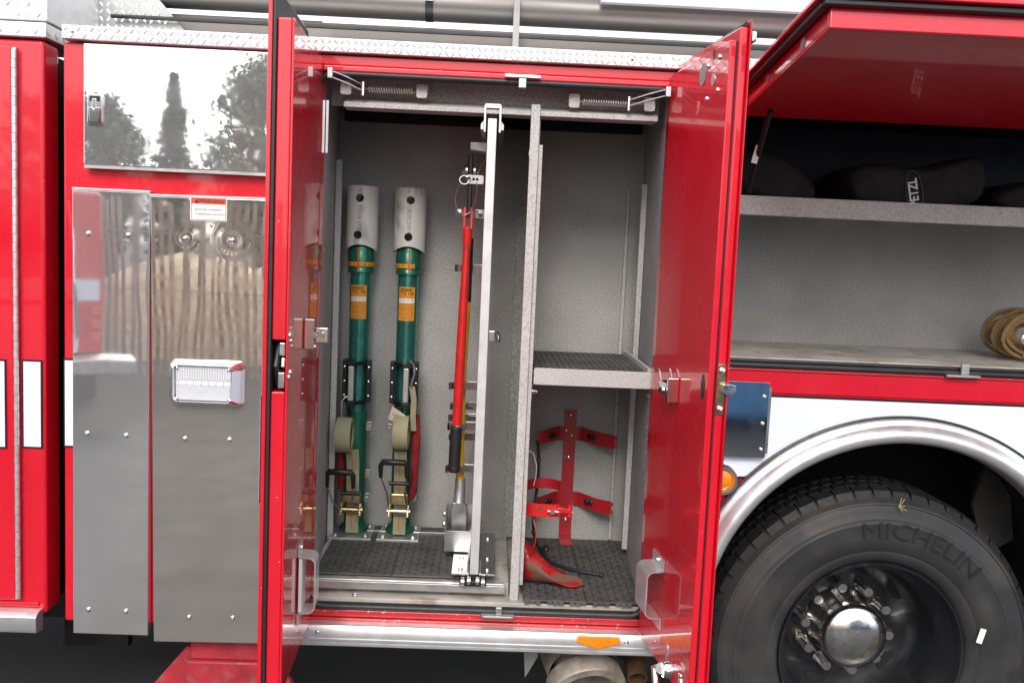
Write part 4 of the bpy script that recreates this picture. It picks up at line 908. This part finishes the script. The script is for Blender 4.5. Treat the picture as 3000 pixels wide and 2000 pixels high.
MB().ribbon(ringp(.985, .062, 180, 20, 16, .30), (0, 0, 1), .036, .003).build('band_rear', 'red_bracket', b2, sharp=70)
MB().ribbon([(.150, .16, .945), (.20, .150, .945), (.245, .150, .945), (.262, .158, .945)], (0, 0, 1), .044, .003).build('band_front', 'red_tool', b2, sharp=70)
cl = MB().box(.240, .266, .140, .150, .936, .956).build('clamp', 'red_tool', b2, .002)
MB().tube([(.222, .142, .945), (.305, .145, .944)], .0045, 8).build('clamp_bolt', 'dull_aluminium', cl)
MB().tube([(.296, .145, .930), (.296, .145, .968)], .009, 10).build('clamp_pivot', 'red_tool', cl)
MB().prism([(.25, .955), (.262, .962), (.298, .956), (.298, .944), (.268, .942)], 'y', .134, .142).build('clamp_lever', 'red_tool', cl, .002)
fast(BOLT, 'bolt', (.238, .1395, .945), .009, cl)
MB().ribbon([(.160, .22, .93), (.180, .20, .90), (.190, .19, .86), (.188, .19, .82), (.176, .20, .78), (.160, .21, .765)], (0, 1, 0), .020, .003).build('loose_band', 'red_tool', b2, sharp=70)
# scoop foot: curved tray
mb = MB(); n, m_ = 14, 10; vs = []
for i in range(n+1):
    a = i/n
    for j in range(m_+1):
        b = j/m_*2-1
        x = .152+.205*a; wdt = .075*(1-.35*a**2)*(1 if a < .8 else math.sqrt(max(.05, 1-((a-.8)/.22)**2)))
        y = .16+wdt*b; z = .7025+.105*max(0, 1-a*1.35)**1.5*abs(b)**2+.014*abs(b)**4*(1-a)
        vs.append((x, y, z))
mb.add(vs, [(i*(m_+1)+j, i*(m_+1)+j+1, (i+1)*(m_+1)+j+1, (i+1)*(m_+1)+j) for i in range(n) for j in range(m_)])
o = mb.build('scoop_foot', 'red_scuffed', b2, sharp=80); sd_ = o.modifiers.new('thick', 'SOLIDIFY'); sd_.thickness = .004; sd_.offset = 1
MB().ribbon([(.158, .30, 1.115), (.175, .30, 1.105), (.188, .30, 1.06), (.186, .30, 1.02), (.180, .30, .99)], (0, 1, 0), .014, .003).build('cream_strap', 'webbing_cream', b2)
bs = MB(); P = [(.200, .50, 1.100), (.203, .49, 1.07), (.205, .47, 1.04), (.204, .44, 1.0), (.198, .40, .95), (.192, .38, .90), (.190, .37, .86), (.192, .37, .80), (.205, .40, .75), (.225, .40, .722), (.26, .33, .705), (.31, .28, .7035), (.36, .25, .7035), (.40, .235, .7035), (.425, .225, .7035)]
bs.tube(P, .0055, 8)
for i in (0, 1, 2, 6, 7, 12, 13, 14):
    p = Vector(P[i])+Vector((0, 0, .001)); bs.lathe([(0, -.008), (.006, -.006), (.0085, 0), (.006, .006), (0, .008)], p, 'z', 10)
o = bs.build('rubber_strap', 'rubber', label='black beaded rubber strap hanging down and trailing over the floor mat', cat='strap')
box('strap_tag', 'black_plastic', o, .226, .254, .385, .39, .725, .748, Mx=Matrix.Translation((.24, .38, .73)) @ Matrix.Rotation(math.radians(-25), 4, 'Y') @ Matrix.Translation((-.24, -.38, -.73)))
text('tag_mark', 'II', .012, 'yellow_fibre', o, lambda a, b: (.242+a, .3835, .735+b))

# ================================================================== GEAR ON THE RIGHT-HAND SHELVES
def bag(name, pts, y0, y1, label, group='black gear bags on the upper shelf'):
    # outline in x/z puffed between y0 and y1
    mb = MB(); n = len(pts); cx = sum(p[0] for p in pts)/n; cz = min(p[1] for p in pts); ym = (y0+y1)/2; L_ = []
    for k, (s_, y) in enumerate(((.86, y0+.0), (.96, y0+.02), (1, y0+.06), (1, y1-.06), (.9, y1))):
        L_.append([(cx+(x-cx)*s_, y, cz+(z-cz)*s_) for x, z in pts])
    for A_, B_ in zip(L_, L_[1:]): mb.bridge(A_, B_)
    v0 = len(mb.v); mb.add(L_[0], [tuple(range(n))]); mb.add(L_[-1], [tuple(range(n))[::-1]])
    o = mb.build(name, 'bag_black', label=label, cat='bag', group=None)
    sd = o.modifiers.new('soft', 'SUBSURF'); sd.levels = 2; sd.render_levels = 2
    return o
bag('gear_bag', [(.77, 1.999), (1.06, 1.999), (1.07, 2.04), (1.03, 2.10), (.95, 2.15), (.86, 2.18), (.77, 2.185)], .16, .5, 'rounded black gear bag near the gas strut on the upper shelf')
pb = bag('gear_bag', [(1.18, 1.999), (1.58, 1.999), (1.63, 2.07), (1.60, 2.185), (1.56, 2.180), (1.50, 2.165), (1.42, 2.135), (1.33, 2.135), (1.24, 2.148), (1.17, 2.13), (1.14, 2.10), (1.16, 2.04)], .14, .5, 'black gear bag with white oval logo print on the upper shelf')
bag('gear_bag', [(1.66, 1.999), (2.2, 1.999), (2.25, 2.08), (2.1, 2.12), (1.85, 2.12), (1.70, 2.10), (1.64, 2.05)], .16, .5, 'low flat black bag next to the logo bag on the upper shelf')
ovl = [(1.364+.028*math.cos(a)-.012*math.sin(a), 2.048+.070*math.sin(a)) for a in [2*math.pi*i/28 for i in range(28)]]
lg = MB().tube([(x, .137, z) for x, z in ovl], .0016, 5, closed=True).build('logo_ring', 'rubber_mat', pb)
ca, sa = math.cos(math.radians(-80)), math.sin(math.radians(-80))
text('logo_print', 'PETZL', .042, 'label_white', pb, lambda a, b: (1.362-.20*a-.98*b, .1365, 2.048+.98*a-.20*b), bold=.0012, sx=.78)
# rope hank with steel pulley plate
rp = thing('rope_hank', (1.86, .30, 1.503), 'coiled brown rope hank lying on the lower shelf floor', 'rope')
mb = MB()
def rope_pt(a, k, r1, r2, yo, ao): return Vector((1.885+r1*math.cos(a)*1.1+.004*math.sin(3*a+k), yo+.010*math.sin(a+k), 1.592+r2*math.sin(a+ao)))
for k in range(16):
    r1, r2 = .118-.013*(k % 6), .084-.010*(k % 6); yo = .235+.011*k; ao = random.uniform(-.15, .15)
    o = MB().tube([rope_pt(2*math.pi*i/36, k, r1, r2, yo, ao) for i in range(36)], .0062, 7, closed=True).build('rope_turn', 'rope', rp)
    Q = []
    for i in range(216):
        a = 2*math.pi*i/216; rad = Vector((math.cos(a), 0, math.sin(a))); th = 40*a; Q.append(rope_pt(a, k, r1, r2, yo, ao)+rad*.0052*math.cos(th)+Vector((0, 1, 0))*.0052*math.sin(th))
    MB().tube(Q, .0027, 5, closed=True).build('rope_strand', 'rope', o)
MB().tube([(1.82, .22, 1.523), (1.87, .20, 1.513), (1.96, .22, 1.513)], .008, 8).build('rope_end', 'rope', rp)
pp = MB().prism(rrect(1.802, 1.97, 1.560, 1.602, .020), 'y', .205, .212).build('pulley_plate', 'dirty_chrome', rp, .002)
MB().lathe([(.014, 0), (.014, -.004), (.009, -.006), (0, -.006)], (1.823, .205, 1.581), 'y', 18).build('pulley_bolt', 'chrome', pp)
# straw caught on the tyre
for (x, z, rot, lab) in ((1.335, 1.045, .2, 'small tuft of dry straw caught on the top of the tyre'), (1.128, .50, .9, 'brown dry leaf scrap stuck inside the wheel rim')):
    mb = MB(); y = -.004 if z > .9 else .24
    for i in range(6):
        a = rot+random.uniform(-1.2, 1.2); l = random.uniform(.015, .03); mb.tube([(x, y, z), (x+l*math.cos(a)*.5, y-.004, z+l*math.sin(a)*.5), (x+l*math.cos(a), y-.002, z+l*math.sin(a))], .0011, 4)
    mb.build('straw_scrap', 'straw', label=lab, cat='straw')

# ================================================================== SURROUNDINGS (seen mirrored in the polished steel)
def slat_fence():
    t = thing('slat_fence', (0, -9.5, 0), 'weathered wooden slat fence along the far side of the lot', 'fence')
    me = meshdata(MB().box(-.026, .026, -.007, .007, 0, 2.25), 'slat', 'fence_wood')
    for i in range(205):
        x = -12.5+i*.105
        inst(me, 'slat', t, Matrix.Translation((x, -9.5-.25*math.sin(x*.35), random.uniform(-.02, .04))) @ Matrix.Rotation(random.uniform(-.025, .025), 4, 'Y') @ Matrix.Rotation(random.uniform(-.3, .3), 4, 'Z'))
    for z in (.35, 1.1, 1.85):
        MB().tube([(-12.5+.5*i, -9.485-.25*math.sin((-12.5+.5*i)*.35), z) for i in range(44)], .006, 5).build('wire', 'frame_grey', t)
slat_fence()
mb = MB(); N = 24; vs = []
for i in range(N+1):
    for j in range(9):
        x = -9+12*i/N; y = -14.5+4*j/8; e = math.sin(math.pi*i/N)**.5*math.sin(math.pi*j/8); vs.append((x, y, -.02+1.5*e*(1+.15*math.sin(i*1.3+j))))
mb.add(vs, [(i*9+j, i*9+j+1, (i+1)*9+j+1, (i+1)*9+j) for i in range(N) for j in range(8)]); mb.build('sand_heap', 'sand', kind='structure')
def tree(x, y, h, w_, kind, label):
    t = thing('conifer_tree' if kind == 'c' else 'broadleaf_tree', (x, y, 0), label, 'tree', 'trees beyond the fence')
    mb = MB(); mb.tube([(x, y, 0), (x+.1, y, h*.4), (x, y, h*.93)], [.035*h, .025*h, .006*h], 8)
    if kind != 'c':
        for k in range(7):
            a = k*2.4; z0 = h*(.3+.06*k); mb.tube([(x, y, z0), (x+math.cos(a)*w_*.4, y+math.sin(a)*w_*.4, z0+h*.12), (x+math.cos(a)*w_*.7, y+math.sin(a)*w_*.7, z0+h*.2)], [.012*h, .008*h, .003*h], 6)
    mb.build('trunk', 'bark', t)
    mb = MB(); cl_ = []
    if kind == 'c':
        for k in range(26):
            z = h*(.08+.91*k/26); rr_ = (w_*1.1*(1-(z/h))+.02)*random.uniform(.78, 1.22)
            for b in range(8): a = b*.8+k*1.7+random.uniform(-.3, .3); r_ = rr_*random.uniform(.35, 1.2); cl_.append((x+math.cos(a)*r_, y+math.sin(a)*r_, z-.22*r_, .06+.33*rr_, .17))
    else:
        for k in range(70):
            a = random.uniform(0, 6.28); q = random.random()**.5; zz_ = random.uniform(-1, 1); r_ = w_*math.sqrt(1-zz_*zz_)*q*(1+.3*math.sin(3*a+h)); cl_.append((x+math.cos(a)*r_, y+math.sin(a)*r_, h*.60+zz_*h*.36, .22+.28*w_, .55))
    for (cx_, cy_, cz_, s1, s2) in cl_:
        for k in range(110 if kind != 'c' else 26):
            p = Vector((cx_+random.gauss(0, s1*.38), cy_+random.gauss(0, s1*.38), max(.3, cz_+random.gauss(0, s2*.42)))); q = Quaternion((random.gauss(0, 1), random.gauss(0, 1), random.gauss(0, 1), random.gauss(0, 1))).normalized()
            l = random.uniform(.08, .16); A_ = [p+q @ Vector(v) for v in ((-l, 0, 0), (0, -l*.45, .01), (l, 0, 0), (0, l*.45, .01))]; mb.add(A_, [(0, 1, 2, 3)])
    mb2 = mb; me = bpy.data.meshes.new('crown'); me.from_pydata([p-Vector((x, y, h*.5)) for p in mb.v], [], mb.f); me.materials.append(MATS['leaf_dark' if kind == 'c' else 'leaf'])
    o = bpy.data.objects.new('crown', me); place(o, t, Matrix.Translation((x, y, h*.5)))
tree(-13.1, -29, 6.3, 1.25, 'b', 'rounded bushy tree rising behind the slat fence beside the tall spruce')
tree(-11.2, -30, 7.6, 1.15, 'c', 'tall narrow spruce standing between two broad trees behind the fence')
tree(-7.6, -28, 7.6, 1.8, 'b', 'tallest broad leafy tree behind the fence')
tree(-16.5, -34, 7.0, 3.0, 'b', 'broad tree behind the fence next to the parked engine')
tree(-9.5, -40, 5.0, 2.5, 'b', 'low round tree far behind the spruce')
tree(12.0, -30, 7.5, 3.0, 'b', 'leafy tree standing behind the brown house')
# neighbouring engine
pe = thing('parked_engine', (-5.2, -8, 0), 'second red fire engine parked across the lot with pale rear bumper', 'fire engine')
ME = Matrix.Translation((-3.76, -6.25, 0)) @ Matrix.Rotation(math.radians(-26), 4, 'Z') @ Matrix.Translation((3.62, 6.2, 0))
box('engine_body', 'red_paint', pe, -6.3, -3.62, -12.4, -6.2, .62, 2.18, .04, Mx=ME)
box('engine_bumper', 'dull_aluminium', pe, -6.4, -3.35, -6.2, -5.75, .48, .62, .02, Mx=ME)
box('engine_stripe', 'reflective_white', pe, -6.25, -3.66, -6.199, -6.19, 1.15, 1.36, Mx=ME)
for z in (.80, .93, 1.05): box('tail_light', 'label_red', pe, -3.72, -3.64, -6.199, -6.17, z-.045, z+.045, .01, Mx=ME)
MB().tube([(-3.85, -6.12, .66), (-3.85, -6.05, .9), (-3.9, -6.05, 1.7), (-3.95, -6.15, 2.1)], .022, 10, Mx=ME).build('grab_rail', 'chrome', pe)
box('step_panel', 'diamond_plate', pe, -6.25, -3.9, -6.2005, -6.1905, .63, 1.10, Mx=ME)
for y in (-7.6, -11.2): MB().lathe([(.25, -.15), (.48, -.15), (.52, -.08), (.52, .1), (.25, .1)], (-3.72, y, .52), 'x', 32, Mx=ME).build('engine_wheel', 'tyre', pe)
# blue container and house
bc = thing('blue_container', (4.3, -8.0, 0), 'bright blue steel storage container standing on the lot', 'container')
box('container_wall', 'blue_paint', bc, 1.95, 7.4, -9.2, -6.9, .14, 1.35, .02)
box('container_base', 'stripe_black', bc, 1.97, 7.38, -9.18, -6.92, .0, .14)
mb = MB()
for i in range(30): mb.box(2.05+i*.18, 2.12+i*.18, -6.9, -6.875, .2, 1.3)
mb.build('container_ribs', 'blue_paint', bc)
hs = thing('brown_house', (7.5, -19, 0), 'brown house with gabled roof behind the blue container', 'house')
MB().prism([(3.5, 0), (11.5, 0), (11.5, 3.6), (7.5, 5.6), (3.5, 3.6)], 'y', -24, -18).build('house_wall', 'house_wall', hs)
for s_ in (-1, 1): MB().prism([(7.5, 5.75), (7.5, 5.62), (7.5+s_*4.5, 3.37), (7.5+s_*4.5, 3.50)], 'y', -24.4, -17.6).build('house_roof', 'roof_tile', hs)
for x in (5.2, 9.2): wdw = box('window', 'window_glass', hs, x, x+1.1, -17.999, -17.96, 1.2, 2.5); box('sill', 'label_white', wdw, x-.08, x+1.18, -17.999, -17.92, 1.12, 1.1995)
